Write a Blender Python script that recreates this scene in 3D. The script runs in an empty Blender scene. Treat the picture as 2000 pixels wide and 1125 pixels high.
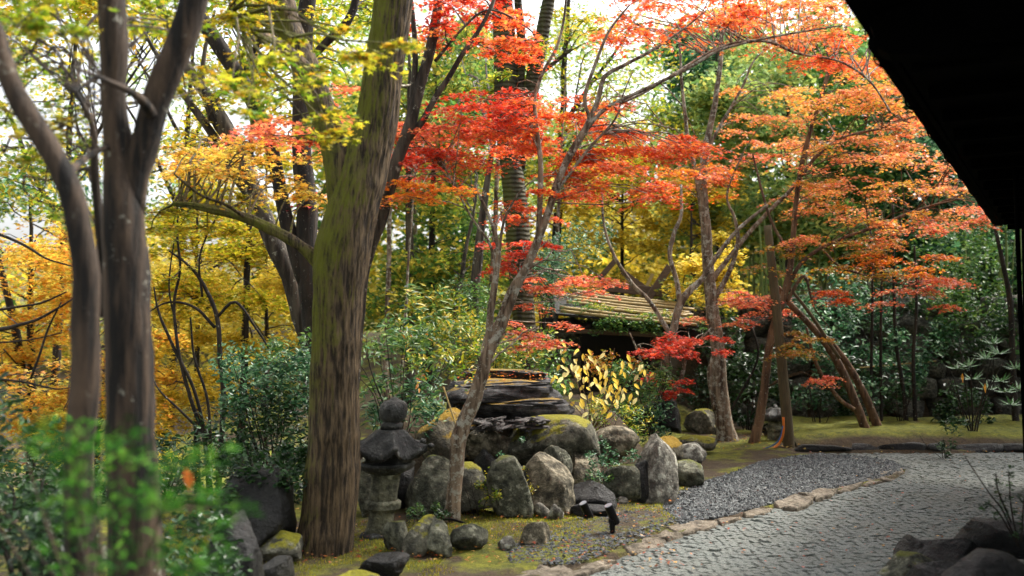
import bpy, bmesh, math, random
import numpy as np
from mathutils import Vector, Matrix
rng = np.random.default_rng(7)
random.seed(7)
R = math.radians
scene = bpy.context.scene

# ------------------------------------------------------------------ camera, world, sun, exposure
EYE = 1.6
PITCH = R(2.2)
FPX = 2000.0                                  # focal length in pixels of the 2000 px wide photograph
cd = bpy.data.cameras.new('camera')
cd.lens = 36; cd.sensor_width = 36; cd.clip_end = 600; cd.clip_start = 0.05
cd.dof.use_dof = True; cd.dof.focus_distance = 9.6; cd.dof.aperture_fstop = 1.5
cam = bpy.data.objects.new('camera', cd)
cam.location = (0, 0, EYE); cam.rotation_euler = (R(90) + PITCH, 0, 0)
scene.collection.objects.link(cam); scene.camera = cam

SUN_EL, SUN_AZ = R(52), R(58)                 # azimuth clockwise from +Y: sun stands right, a little behind the trees
world = bpy.data.worlds.new('World'); scene.world = world; world.use_nodes = True
wn = world.node_tree; wn.nodes.clear()
wo = wn.nodes.new('ShaderNodeOutputWorld'); wb = wn.nodes.new('ShaderNodeBackground')
sky = wn.nodes.new('ShaderNodeTexSky'); sky.sky_type = 'NISHITA'; sky.sun_disc = False
sky.sun_elevation = SUN_EL; sky.sun_rotation = SUN_AZ
sky.air_density = 1.0; sky.dust_density = 6.0; sky.ozone_density = 1.0
hs = wn.nodes.new('ShaderNodeHueSaturation'); hs.inputs['Saturation'].default_value = 0.22
wn.links.new(sky.outputs[0], hs.inputs['Color']); wn.links.new(hs.outputs[0], wb.inputs[0])
wb.inputs[1].default_value = 0.15
wn.links.new(wb.outputs[0], wo.inputs[0])
sd = bpy.data.lights.new('sun', 'SUN'); sd.energy = 1.5; sd.angle = R(10); sd.color = (1.0, 0.93, 0.82)
sun = bpy.data.objects.new('sun', sd)
sdir = Vector((math.sin(SUN_AZ) * math.cos(SUN_EL), math.cos(SUN_AZ) * math.cos(SUN_EL), math.sin(SUN_EL)))
sun.rotation_euler = (-sdir).to_track_quat('-Z', 'Y').to_euler(); sun.location = (0, 0, 30)
scene.collection.objects.link(sun)
scene.view_settings.view_transform = 'Standard'; scene.view_settings.look = 'None'
scene.view_settings.exposure = 1.75; scene.view_settings.gamma = 1.0
scene.view_settings.use_curve_mapping = False

# ------------------------------------------------------------------ helpers
F_ = np.array([0, math.cos(PITCH), math.sin(PITCH)]); U_ = np.array([0, -math.sin(PITCH), math.cos(PITCH)])
X_ = np.array([1.0, 0, 0]); C_ = np.array([0, 0, EYE])
def P(px, py, d):
    return C_ + d * (F_ + (px - 1000) / FPX * X_ + (562.5 - py) / FPX * U_)
def G(px, py, z=0.0):
    v = F_ + (px - 1000) / FPX * X_ + (562.5 - py) / FPX * U_
    t = (z - EYE) / v[2]
    return C_ + t * v
def M(px, d): return px * d / FPX             # pixels to metres at depth d

def _h(ix, iy, iz, s):
    n = (ix * 374761393 + iy * 668265263 + iz * 2147483647 + s * 974634777) & 0x7fffffff
    n = ((n ^ (n >> 13)) * 1274126177) & 0x7fffffff
    n = (n ^ (n >> 16)) & 0xffff
    return n / 65535.0
def vn(p, sc=1.0, s=0):
    """value noise in [-1,1]"""
    q = np.asarray(p, float) * sc + 1000.0
    i = np.floor(q).astype(np.int64); f = q - i; f = f * f * (3 - 2 * f)
    r = 0
    for dx in (0, 1):
        for dy in (0, 1):
            for dz in (0, 1):
                w = (f[..., 0] if dx else 1 - f[..., 0]) * (f[..., 1] if dy else 1 - f[..., 1]) * (f[..., 2] if dz else 1 - f[..., 2])
                r = r + w * _h(i[..., 0] + dx, i[..., 1] + dy, i[..., 2] + dz, s)
    return r * 2 - 1
def fbm(p, sc, s=0, o=4):
    r = 0; a = 1.0
    for k in range(o):
        r = r + a * vn(p, sc, s + k); sc *= 2.1; a *= 0.5
    return r / 1.9
def sstep(a, b, x):
    t = np.clip((x - a) / (b - a), 0, 1); return t * t * (3 - 2 * t)

class MB:
    """collects geometry and links it as one mesh"""
    def __init__(s): s.V = []; s.Fc = []; s.n = 0; s.C = []
    def add(s, v, faces, col=None):
        v = np.asarray(v, float).reshape(-1, 3)
        if isinstance(faces, np.ndarray): faces = [faces]
        for f in faces:
            f = np.asarray(f, np.int64)
            if f.size: s.Fc.append(f + s.n)
        s.V.append(v); s.n += len(v)
        if col is not None: s.C.append(np.broadcast_to(np.asarray(col, float), (len(v), 3)))
        return s
    def build(s, name, mat, parent=None, origin=(0, 0, 0), smooth=False, kind=None, label=None):
        V = np.concatenate(s.V) - np.asarray(origin)
        me = bpy.data.meshes.new(name)
        me.vertices.add(len(V)); me.vertices.foreach_set('co', V.astype(np.float32).ravel())
        li = np.concatenate([f.ravel() for f in s.Fc]); tot = np.concatenate([np.full(len(f), f.shape[1]) for f in s.Fc])
        me.loops.add(len(li)); me.loops.foreach_set('vertex_index', li.astype(np.int32))
        st = np.concatenate([[0], np.cumsum(tot)[:-1]])
        me.polygons.add(len(tot)); me.polygons.foreach_set('loop_start', st.astype(np.int32)); me.polygons.foreach_set('loop_total', tot.astype(np.int32))
        me.polygons.foreach_set('use_smooth', np.full(len(tot), smooth))
        if s.C:
            c = np.concatenate(s.C); a = me.attributes.new('col', 'FLOAT_COLOR', 'POINT')
            a.data.foreach_set('color', np.concatenate([c, np.ones((len(c), 1))], 1).astype(np.float32).ravel())
        me.update(calc_edges=True); me.validate()
        if mat: me.materials.append(mat)
        o = bpy.data.objects.new(name, me); scene.collection.objects.link(o)
        if parent is not None: o.parent = parent
        else: o.location = origin
        if kind: o['kind'] = kind
        if label: o['label'] = label
        return o
def empty(name, loc, label, cat, group=None):
    o = bpy.data.objects.new(name, None); scene.collection.objects.link(o); o.location = [float(a) for a in loc]
    o.empty_display_size = 0.2
    tag(o, label, cat, group); return o
def tag(o, label, cat, group=None):
    o['label'] = label; o['category'] = cat
    if group: o['group'] = group
    return o
def inst(name, me, parent, mat4):
    o = bpy.data.objects.new(name, me); scene.collection.objects.link(o); o.parent = parent; o.matrix_basis = mat4
    return o

def smooth_path(pts, step=None, n=None):
    pts = np.asarray(pts, float)
    if len(pts) == 2: ext = np.vstack([2 * pts[0] - pts[1], pts, 2 * pts[1] - pts[0]])
    else: ext = np.vstack([2 * pts[0] - pts[1], pts, 2 * pts[-1] - pts[-2]])
    out = []
    for i in range(1, len(ext) - 2):
        L = np.linalg.norm(ext[i + 1][:3] - ext[i][:3]); k = n or max(2, int(L / step))
        t = np.linspace(0, 1, k, endpoint=False)[:, None]
        a, b, c, d = ext[i - 1], ext[i], ext[i + 1], ext[i + 2]
        out.append(0.5 * ((2 * b) + (-a + c) * t + (2 * a - 5 * b + 4 * c - d) * t ** 2 + (-a + 3 * b - 3 * c + d) * t ** 3))
    out.append(ext[-2][None]); return np.vstack(out)
def tube(mb, pts, rad, sides=8, rough=0.0, ridge=0.0, seed=0, cap=True, col=None):
    pts = np.asarray(pts, float); n = len(pts); rad = np.broadcast_to(np.asarray(rad, float), (n,))
    T = np.gradient(pts, axis=0); T /= np.linalg.norm(T, axis=1)[:, None] + 1e-9
    ref = np.array([0.13, 0.97, 0.2]) if abs(T[0][1]) < 0.9 else np.array([1.0, 0, 0])
    N = np.empty_like(T); v = ref - T[0] * ref.dot(T[0]); N[0] = v / np.linalg.norm(v)
    for i in range(1, n):
        v = N[i - 1] - T[i] * N[i - 1].dot(T[i]); N[i] = v / (np.linalg.norm(v) + 1e-9)
    B = np.cross(T, N)
    a = np.linspace(0, 2 * math.pi, sides, endpoint=False)
    ring = np.cos(a)[None, :, None] * N[:, None] + np.sin(a)[None, :, None] * B[:, None]
    rr = np.repeat(rad[:, None], sides, 1)
    if rough: 
        q = pts[:, None] + ring * rad[:, None, None]
        rr = rr * (1 + rough * fbm(q, 2.2 / max(rad.mean() * 4, .02), seed, 3))
    if ridge:
        L = np.concatenate([[0], np.cumsum(np.linalg.norm(np.diff(pts, axis=0), axis=1))])
        q = np.stack([np.cos(a)[None] * 8 + 0 * L[:, None], np.sin(a)[None] * 8 + 0 * L[:, None], L[:, None] * 4.5 + 0 * a[None]], -1)
        w = q.copy(); w[..., 0] += 0.35 * vn(q, .8, seed + 5)
        k = 1 - np.abs(vn(w, 1.0, seed + 9)); k2 = 1 - np.abs(vn(w, 2.1, seed + 19))
        rr = rr + ridge * (k ** 2 - 0.6) + ridge * .45 * (k2 - .6)
    V = (pts[:, None] + ring * rr[..., None]).reshape(-1, 3)
    i = np.arange(n - 1)[:, None] * sides; j = np.arange(sides)[None]; jn = (j + 1) % sides
    f = np.stack([i + j, i + jn, i + sides + jn, i + sides + j], -1).reshape(-1, 4)
    fs = [f]
    if cap:
        V = np.vstack([V, pts[-1:], pts[:1]]); e = n * sides
        j = np.arange(sides); b = (n - 1) * sides
        fs.append(np.stack([b + j, b + (j + 1) % sides, np.full(sides, e)], -1))
        fs.append(np.stack([(j + 1) % sides, j, np.full(sides, e + 1)], -1))
    mb.add(V, fs, col)

# ------------------------------------------------------------------ materials
def srgb(h):
    h = h.lstrip('#'); c = [int(h[i:i + 2], 16) / 255 for i in (0, 2, 4)]
    return np.array([x / 12.92 if x < .04045 else ((x + .055) / 1.055) ** 2.4 for x in c])
def new_mat(name):
    m = bpy.data.materials.new(name); m.use_nodes = True; nt = m.node_tree
    b = nt.nodes['Principled BSDF']; b.inputs['Specular IOR Level'].default_value = 0.35
    return m, nt, b
def nd(nt, t, **kw):
    n = nt.nodes.new(t)
    for k, v in kw.items(): setattr(n, k, v)
    return n
def noise(nt, vec, sc, det=5, rough=.6, dim=None):
    n = nd(nt, 'ShaderNodeTexNoise'); n.inputs['Scale'].default_value = sc; n.inputs['Detail'].default_value = det; n.inputs['Roughness'].default_value = rough
    if vec is not None: nt.links.new(vec, n.inputs['Vector'])
    return n
def ramp(nt, src, stops):
    r = nd(nt, 'ShaderNodeValToRGB'); cr = r.color_ramp
    while len(cr.elements) < len(stops): cr.elements.new(0.5)
    for e, (p, c) in zip(cr.elements, stops):
        e.position = p; e.color = (c, c, c, 1) if np.isscalar(c) else (*c, 1)
    nt.links.new(src, r.inputs[0]); return r
def mixc(nt, fac, a, b):
    m = nd(nt, 'ShaderNodeMix', data_type='RGBA')
    for s, v in ((m.inputs[0], fac), (m.inputs[6], a), (m.inputs[7], b)):
        if hasattr(v, 'is_output') or isinstance(v, bpy.types.NodeSocket): nt.links.new(v, s)
        elif np.isscalar(v): s.default_value = v
        else: s.default_value = (*[float(x) for x in v], 1)
    return m.outputs[2]
def math_(nt, op, a, b=0.0):
    m = nd(nt, 'ShaderNodeMath', operation=op)
    for s, v in ((m.inputs[0], a), (m.inputs[1], b)):
        if isinstance(v, bpy.types.NodeSocket): nt.links.new(v, s)
        else: s.default_value = v
    return m.outputs[0]
def bump(nt, b, h, dist, strength=1.0, prev=None):
    n = nd(nt, 'ShaderNodeBump'); n.inputs['Distance'].default_value = dist; n.inputs['Strength'].default_value = strength
    nt.links.new(h, n.inputs['Height'])
    if prev: nt.links.new(prev.outputs[0], n.inputs['Normal'])
    nt.links.new(n.outputs[0], b.inputs['Normal']); return n
def texco(nt, scale=(1, 1, 1), out='Object'):
    tc = nd(nt, 'ShaderNodeTexCoord'); mp = nd(nt, 'ShaderNodeMapping'); mp.inputs['Scale'].default_value = scale
    nt.links.new(tc.outputs[out], mp.inputs[0]); return mp.outputs[0]
def normal_dot(nt, v):
    g = nd(nt, 'ShaderNodeNewGeometry'); d = nd(nt, 'ShaderNodeVectorMath', operation='DOT_PRODUCT')
    nt.links.new(g.outputs['Normal'], d.inputs[0]); d.inputs[1].default_value = v
    return d.outputs['Value']

def bark_mat(name, c1, c2, sc=10, moss=None, moss_amt=0.0, moss_dir=(-.8, -.3, .2), lichen=0.0, ring=False, dist=0.02, lsc=26, moss_z=False):
    m, nt, b = new_mat(name)
    v = texco(nt, (sc, sc, sc * .11)); v1 = texco(nt)
    n = noise(nt, v, 1.0, 8, .65); n2 = noise(nt, v1, 6, 5, .6); n3 = noise(nt, v1, lsc, 6, .75)
    col = mixc(nt, ramp(nt, n.outputs[0], [(.41, 0.0), (.60, 1.0)]).outputs[0], c1, c2)
    col = mixc(nt, ramp(nt, n2.outputs[0], [(.4, .0), (.75, .5)]).outputs[0], col, np.array(c1) * .45)
    if lichen:
        col = mixc(nt, ramp(nt, n3.outputs[0], [(.645 - lichen * .12, 0.0), (.70 - lichen * .12, .8)]).outputs[0], col, (.36, .35, .28))
    h = n.outputs[0]
    if ring:
        w = nd(nt, 'ShaderNodeTexWave', bands_direction='Z'); w.inputs['Scale'].default_value = 5.5; w.inputs['Distortion'].default_value = 4
        nt.links.new(v1, w.inputs[0]); col = mixc(nt, ramp(nt, w.outputs[0], [(.1, .7), (.8, 1.0)]).outputs[0], np.array(c1) * .6, col)
        h = math_(nt, 'ADD', h, math_(nt, 'MULTIPLY', w.outputs[0], .6))
    if moss is not None:
        nm = noise(nt, v1, 3.2, 10, .82)
        f = math_(nt, 'ADD', math_(nt, 'MULTIPLY', normal_dot(nt, moss_dir), .24), math_(nt, 'ADD', nm.outputs[0], moss_amt - .5))
        f = math_(nt, 'ADD', f, math_(nt, 'MULTIPLY', math_(nt, 'SUBTRACT', n.outputs[0], .5), .5))
        if moss_z:
            sx = nd(nt, 'ShaderNodeSeparateXYZ'); nt.links.new(v1, sx.inputs[0]); mr = nd(nt, 'ShaderNodeMapRange'); nt.links.new(sx.outputs[2], mr.inputs[0]); mr.inputs[1].default_value = .9; mr.inputs[2].default_value = 2.3; mr.inputs[3].default_value = -.13; mr.inputs[4].default_value = .07; f = math_(nt, 'ADD', f, mr.outputs[0])
        fr = ramp(nt, f, [(.10, 0.0), (.34, 1.0)])
        col = mixc(nt, fr.outputs[0], col, mixc(nt, n3.outputs[0], np.array(moss) * .5, moss))
    nt.links.new(col, b.inputs['Base Color']); b.inputs['Roughness'].default_value = .85
    bb = bump(nt, b, h, dist, 1.0); bump(nt, b, noise(nt, v1, 60, 4).outputs[0], .004, .8, bb)
    return m
def rock_mat(name, c1, c2, moss=None, moss_amt=0.0, lichen=.3, layered=False, rough=.85):
    m, nt, b = new_mat(name)
    oi = nd(nt, 'ShaderNodeObjectInfo'); tc = nd(nt, 'ShaderNodeTexCoord')
    ad = nd(nt, 'ShaderNodeVectorMath', operation='ADD'); nt.links.new(tc.outputs['Object'], ad.inputs[0]); nt.links.new(oi.outputs['Location'], ad.inputs[1])
    v = ad.outputs[0]
    n = noise(nt, v, 3.5, 8, .7); n2 = noise(nt, v, 12, 8, .7); n3 = noise(nt, v, 45, 5, .7)
    col = mixc(nt, ramp(nt, n.outputs[0], [(.38, 0.0), (.62, 1.0)]).outputs[0], c1, c2)
    col = mixc(nt, ramp(nt, n2.outputs[0], [(.4, .8), (.52, 0.0)]).outputs[0], col, np.array(c1) * .3)
    if lichen: col = mixc(nt, ramp(nt, n2.outputs[0], [(.62 - lichen * .15, 0.0), (.68 - lichen * .15, .85)]).outputs[0], col, np.minimum(np.array(c2) * 1.5 + .04, .5))
    h = math_(nt, 'ADD', n.outputs[0], math_(nt, 'MULTIPLY', n2.outputs[0], .5))
    if layered:
        mp = nd(nt, 'ShaderNodeMapping'); mp.inputs['Scale'].default_value = (1, 1, 9); nt.links.new(v, mp.inputs[0])
        nl = noise(nt, mp.outputs[0], 3, 8, .75); col = mixc(nt, ramp(nt, nl.outputs[0], [(.4, 0.0), (.6, 1.0)]).outputs[0], np.array(c1) * .25, col)
        h = math_(nt, 'MULTIPLY', nl.outputs[0], 1.5)
    if moss is not None:
        nm = noise(nt, v, 5.0, 6, .7)
        f = math_(nt, 'ADD', math_(nt, 'MULTIPLY', normal_dot(nt, (0, 0, 1)), .6), math_(nt, 'ADD', nm.outputs[0], moss_amt - 1.0))
        fr = ramp(nt, f, [(.30, 0.0), (.40, 1.0)])
        mc = mixc(nt, ramp(nt, n3.outputs[0], [(.3, 0.0), (.7, 1.0)]).outputs[0], np.array(moss) * .45, moss)
        col = mixc(nt, fr.outputs[0], col, mixc(nt, n.outputs[0], mc, np.array(moss) * (.75, .8, .5)))
    nt.links.new(col, b.inputs['Base Color']); b.inputs['Roughness'].default_value = rough
    bb = bump(nt, b, h, .09, 1.0); bump(nt, b, n3.outputs[0], .016, 1.0, bb)
    return m
def plain_mat(name, col, rough=.7, metal=0.0, var=.35, sc=20, bmp=.003, stretch=(1, 1, 1)):
    m, nt, b = new_mat(name); n = noise(nt, texco(nt, stretch), sc, 6, .65)
    c = mixc(nt, ramp(nt, n.outputs[0], [(.3, 0.0), (.7, 1.0)]).outputs[0], np.array(col) * (1 - var), np.minimum(np.array(col) * (1 + var), 1))
    nt.links.new(c, b.inputs['Base Color']); b.inputs['Roughness'].default_value = rough; b.inputs['Metallic'].default_value = metal
    if bmp: bump(nt, b, n.outputs[0], bmp)
    return m
def leaf_mat(name, trans=.45, rough=.5, spec=.3, boost=1.0):
    m, nt, b = new_mat(name); a = nd(nt, 'ShaderNodeAttribute', attribute_name='col')
    n = noise(nt, texco(nt), 30, 3, .6)
    c = mixc(nt, 1.0, (0, 0, 0), a.outputs['Color'])
    mx = nd(nt, 'ShaderNodeMix', data_type='RGBA', blend_type='MULTIPLY'); mx.inputs[0].default_value = 1
    nt.links.new(a.outputs['Color'], mx.inputs[6]); nt.links.new(ramp(nt, n.outputs[0], [(.3, .72), (.7, 1.15)]).outputs[0], mx.inputs[7])
    nt.links.new(mx.outputs[2], b.inputs['Base Color']); b.inputs['Roughness'].default_value = rough; b.inputs['Specular IOR Level'].default_value = spec
    t = nd(nt, 'ShaderNodeBsdfTranslucent'); nt.links.new(mx.outputs[2], t.inputs[0])
    ms = nd(nt, 'ShaderNodeMixShader'); ms.inputs[0].default_value = trans
    nt.links.new(b.outputs[0], ms.inputs[1]); nt.links.new(t.outputs[0], ms.inputs[2])
    nt.links.new(ms.outputs[0], nt.nodes['Material Output'].inputs[0]); return m

MOSS_Y = (.32, .29, .02); MOSS_G = (.10, .14, .02); MOSS_O = (.40, .24, .02)
mat = dict(
    soft=leaf_mat('soft_green_leaf', .45, .75, .12), leaf=leaf_mat('maple_leaf', .55, .38, .55), gloss=leaf_mat('glossy_leaf', .3, .38, .4), back=leaf_mat('far_leaf', .58, .6, .2),
    bark_main=bark_mat('furrowed_mossy_bark', (.02, .013, .006), (.155, .105, .055), 40, (.14, .15, .008), .09, (-.85, -.25, .2), .0, dist=.03, moss_z=True),
    bark_near=bark_mat('smooth_grey_brown_bark', (.005, .0035, .002), (.085, .055, .034), 15, None, 0, lichen=.2, dist=.04, lsc=10),
    bark_maple=bark_mat('pale_maple_bark', (.06, .036, .02), (.28, .205, .135), 20, None, 0, lichen=1.05, lsc=15, dist=.01),
    bark_dark=bark_mat('dark_wet_bark', (.008, .006, .004), (.036, .026, .017), 12, (.09, .09, .02), -.2, lichen=.25),
    bark_grey=bark_mat('lichen_spotted_bark', (.02, .015, .010), (.10, .082, .058), 14, (.10, .10, .02), -.15, lichen=.5, lsc=12),
    bark_ring=bark_mat('ringed_dark_bark', (.022, .018, .010), (.075, .065, .03), 8, (.08, .09, .015), .05, lichen=-.2, ring=True),
    bark_warm=bark_mat('warm_brown_bark', (.05, .026, .013), (.19, .11, .055), 14, None, 0, lichen=.4, dist=.01),
    rock=rock_mat('grey_green_boulder', (.035, .038, .022), (.19, .19, .13), (.14, .15, .02), .30, .4),
    rock_pale=rock_mat('pale_boulder', (.13, .12, .095), (.33, .31, .25), MOSS_O, -.05, .6),
    rock_moss=rock_mat('yellow_mossy_boulder', (.05, .05, .035), (.18, .17, .12), MOSS_Y, .42, .4),
    rock_orange=rock_mat('orange_mossy_boulder', (.06, .055, .035), (.17, .15, .10), MOSS_O, .5, .3),
    rock_brown=rock_mat('brown_boulder', (.045, .04, .022), (.22, .19, .125), (.20, .15, .03), .15, .6),
    rock_dark=rock_mat('dark_shaded_rock', (.006, .006, .005), (.026, .025, .021), (.06, .07, .015), 0.0, .1, rough=.5),  # near-black stone; its colour also carries deep shade at the kerb
    rock_layer=rock_mat('layered_dark_rock', (.05, .05, .052), (.24, .235, .24), MOSS_O, .30, .2, layered=True, rough=.6),
    slate=rock_mat('slate_chips', (.05, .045, .042), (.20, .18, .165), None, 0, .2, rough=.6),
    flag=rock_mat('flagstone', (.15, .12, .08), (.30, .255, .19), (.15, .15, .03), -.12, .2),
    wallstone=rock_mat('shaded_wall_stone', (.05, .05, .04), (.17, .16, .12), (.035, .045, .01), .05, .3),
    lantern=rock_mat('weathered_lantern_stone', (.022, .023, .021), (.10, .10, .088), (.07, .08, .02), -.05, .35, rough=.45),
    lantern_pale=rock_mat('mossy_lantern_shaft', (.12, .12, .075), (.30, .29, .19), (.12, .14, .03), .1, .3),
    wood=plain_mat('weathered_wood', (.10, .065, .04), .8, 0, .5, 8, .006, (1, 1, 8)),
    eave_shade=plain_mat('eave_shade_black', (.0012, .0012, .0012), .9, 0, .3, 8, .002), wood_dark=plain_mat('dark_stained_wood', (.012, .010, .008), .8, 0, .3, 8, .004, (8, 1, 1)),  # house parts near black: the eave's deep shade is put into the colour
    post=plain_mat('olive_brown_post', (.085, .062, .028), .75, 0, .4, 10, .006, (6, 6, .6)),
    bamboo=plain_mat('dry_bamboo', (.34, .25, .09), .5, 0, .3, 6, .001),
    culm=plain_mat('green_bamboo', (.14, .19, .045), .4, 0, .45, 3, .001),
    black=plain_mat('black_metal', (.012, .012, .014), .35, .6, .2, 30, 0),
    glass=plain_mat('lamp_lens', (.25, .25, .27), .1, 0, .1, 5, 0),
    orange=plain_mat('orange_hose', (.65, .17, .02), .45, 0, .1, 5, 0), blue=plain_mat('blue_cable', (.04, .10, .22), .45, 0, .1, 5, 0),
)

mat['eave_shade'].node_tree.nodes['Principled BSDF'].inputs['Specular IOR Level'].default_value = 0.02
# ------------------------------------------------------------------ ground shape
edge_px = [(900, 1180), (1060, 1138), (1140, 1118), (1250, 1075), (1350, 1042), (1430, 1016), (1520, 990), (1600, 970), (1680, 952), (1745, 936), (1768, 919), (1745, 906), (1700, 897), (1640, 890), (1590, 887)]
edge = smooth_path([G(x, y) for x, y in edge_px], n=6)[:, :2]
farL, farR = G(1590, 886), G(2060, 886)
path_poly = np.vstack([edge, [farR[0] + 6, farR[1] + .2], [14, -6], [edge[0][0] - 5, -6], [edge[0][0] - 5, 5.0]])
def inside(poly, p):
    x, y = p[:, 0], p[:, 1]; r = np.zeros(len(p), bool); n = len(poly)
    for i in range(n):
        x1, y1 = poly[i]; x2, y2 = poly[(i + 1) % n]
        c = ((y1 > y) != (y2 > y)) & (x < (x2 - x1) * (y - y1) / ((y2 - y1) + 1e-12) + x1)
        r ^= c
    return r
def dist_edge(p, line):
    d = np.full(len(p), 1e9)
    for a, b in zip(line[:-1], line[1:]):
        ab = b - a; t = np.clip(((p - a) @ ab) / (ab @ ab + 1e-12), 0, 1)
        d = np.minimum(d, np.linalg.norm(p - (a + t[:, None] * ab), axis=1))
    return d
def height(x, y):
    x = np.asarray(x, float); y = np.asarray(y, float)
    mound = .68 * sstep(-2.0, -1.1, x) * (1 - sstep(1.0, 1.7, x)) * sstep(9.9 + .25 * np.maximum(0, x), 10.6 + .25 * np.maximum(0, x), y) * (1 - sstep(13, 15, y) * .4)
    left = -1.6 * sstep(-1.8, -5.0, x * 1.0) * sstep(8.5, 13, y)
    left = -1.6 * (1 - sstep(-6.0, -2.2, x)) * sstep(8.0, 13, y) * (1 - sstep(24, 40, y))
    wallz = 1.9 * sstep(17.4, 17.8, y) * sstep(2.6, 3.4, x) + .8 * sstep(15, 19, y) * (1 - sstep(2.6, 3.4, x)) * sstep(-4, 0, x)
    hill = 8 * sstep(24, 90, y) + 2 * sstep(19, 45, y) * sstep(3, 10, x)
    z = mound + left + wallz + hill
    q = np.stack([x, y, 0 * x], -1)
    z = z + .035 * fbm(q, 1.1, 3) + .02 * fbm(q, 5, 8) + .04
    return z
def ground_z(x, y):
    p = np.array([[x, y]], float)
    if inside(path_poly, p)[0]: return 0.0
    return float(height(x, y))
xs = np.concatenate([np.linspace(-90, -9, 45)[:-1], np.linspace(-9, 9, 260)[:-1], np.linspace(9, 90, 45)])
ys = np.concatenate([np.linspace(-20, 4, 20)[:-1], np.linspace(4, 20, 250)[:-1], np.linspace(20, 160, 80)])
gx, gy = np.meshgrid(xs, ys); pts = np.stack([gx.ravel(), gy.ravel()], -1)
z = height(pts[:, 0], pts[:, 1]); ins = inside(path_poly, pts); de = dist_edge(pts, edge)
z = np.where(ins, -.05, z * np.where(de < .25, .5, 1)); z = np.where((pts[:, 1] < 3), np.minimum(z, -.05), z)
gravel_px = [(1330, 1030), (1300, 1010), (1290, 985), (1330, 965), (1380, 945), (1440, 925), (1480, 908), (1540, 897), (1600, 890), (1690, 897), (1745, 906), (1768, 919), (1740, 932), (1680, 948), (1600, 965), (1520, 985), (1430, 1010)]
gravel_poly = np.array([G(*p)[:2] for p in gravel_px])
ing = inside(gravel_poly, pts); z = np.where(ing, .012, z)
nxs = len(xs); i = np.arange(len(ys) - 1)[:, None] * nxs; j = np.arange(nxs - 1)[None]
fq = np.stack([i + j, i + j + 1, i + nxs + j + 1, i + nxs + j], -1).reshape(-1, 4)
GM = {}
for gname, th0, mname in (('ground', .47, 'mossy_soil'), ('mossground', .36, 'thick_moss')):
  m, nt, b = new_mat(mname)
  v = texco(nt); n1 = noise(nt, v, .9, 8, .68); n2 = noise(nt, v, 9, 7, .7); n3 = noise(nt, v, 55, 5, .7)
  soil = mixc(nt, n2.outputs[0], (.025, .016, .009), (.13, .09, .05))
  moss = mixc(nt, ramp(nt, n2.outputs[0], [(.35, 0.0), (.65, 1.0)]).outputs[0], (.06, .075, .010), (.25, .25, .02))
  flat = ramp(nt, normal_dot(nt, (0, 0, 1)), [(.86, 0.0), (.97, 1.0)]); c = mixc(nt, math_(nt, 'MULTIPLY', flat.outputs[0], ramp(nt, n1.outputs[0], [(th0, 0.0), (th0 + .07, 1.0)]).outputs[0]), soil, moss)
  c = mixc(nt, ramp(nt, n3.outputs[0], [(.3, .7), (.55, 0.0)]).outputs[0], c, (.02, .02, .008))
  nt.links.new(c, b.inputs['Base Color']); b.inputs['Roughness'].default_value = .95
  bb = bump(nt, b, n2.outputs[0], .05); bump(nt, b, n3.outputs[0], .02, 1, bb); mat[gname] = m
g = MB(); g.add(np.column_stack([pts, z]), fq)
g.build('ground', mat['ground'], smooth=True, kind='structure')

# paved path: bed sheet, setts and edging
pathm = bpy.data.objects.new('path', None)
bed = MB(); pp = np.column_stack([path_poly, np.full(len(path_poly), 0.0)])
m, nt, b = new_mat('dark_joint_bed'); nt.links.new(mixc(nt, noise(nt, texco(nt), 30, 5).outputs[0], (.04, .044, .04), (.11, .118, .105)), b.inputs['Base Color']); b.inputs['Roughness'].default_value = .95
bed.add(pp, np.arange(len(pp))[None]); path = bed.build('path', m, kind='structure')
m, nt, b = new_mat('rough_grey_sett'); v = texco(nt, out='Object')
gm = nd(nt, 'ShaderNodeNewGeometry'); n1 = noise(nt, gm.outputs['Position'], 90, 5, .8); n2 = noise(nt, gm.outputs['Position'], 1.3, 5, .6); n3 = noise(nt, gm.outputs['Position'], 22, 4, .7)
c = mixc(nt, ramp(nt, n1.outputs[0], [(.36, 0.0), (.64, 1.0)]).outputs[0], (.055, .062, .057), (.25, .275, .25))
c = mixc(nt, ramp(nt, n3.outputs[0], [(.38, .5), (.5, 0.0)]).outputs[0], c, (.06, .066, .06))
c = mixc(nt, ramp(nt, n2.outputs[0], [(.4, 0.0), (.7, .35)]).outputs[0], c, (.12, .12, .09))
nt.links.new(c, b.inputs['Base Color']); b.inputs['Roughness'].default_value = .8
bb = bump(nt, b, n3.outputs[0], .012); bump(nt, b, n1.outputs[0], .008, 1, bb); mat['sett'] = m
def sett_geo(w, l, h, j):
    t = .8
    V = np.array([[-w, -l, -.01], [w, -l, -.01], [w, l, -.01], [-w, l, -.01], [-w, -l, h * .45], [w, -l, h * .45], [w, l, h * .45], [-w, l, h * .45],
                  [-w * t, -l * t, h], [w * t, -l * t, h], [w * t, l * t, h], [-w * t, l * t, h]])
    V[4:, :2] += j[:, :2] * .35; V[8:, 2] += j[4:, 2] * .4
    return V
SF = np.array([[0, 1, 5, 4], [1, 2, 6, 5], [2, 3, 7, 6], [3, 0, 4, 7], [4, 5, 9, 8], [5, 6, 10, 9], [6, 7, 11, 10], [7, 4, 8, 11], [8, 9, 10, 11]])
dirv = np.array([.93, .37]); perp = np.array([-.37, .93])
uu, vv = np.meshgrid(np.arange(-12, 16, .064), np.arange(2, 18, .072))
uu = uu + (np.arange(len(vv))[:, None] % 2) * .032
cc = uu.ravel()[:, None] * dirv + vv.ravel()[:, None] * perp + rng.normal(0, .0055, (uu.size, 2))
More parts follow.
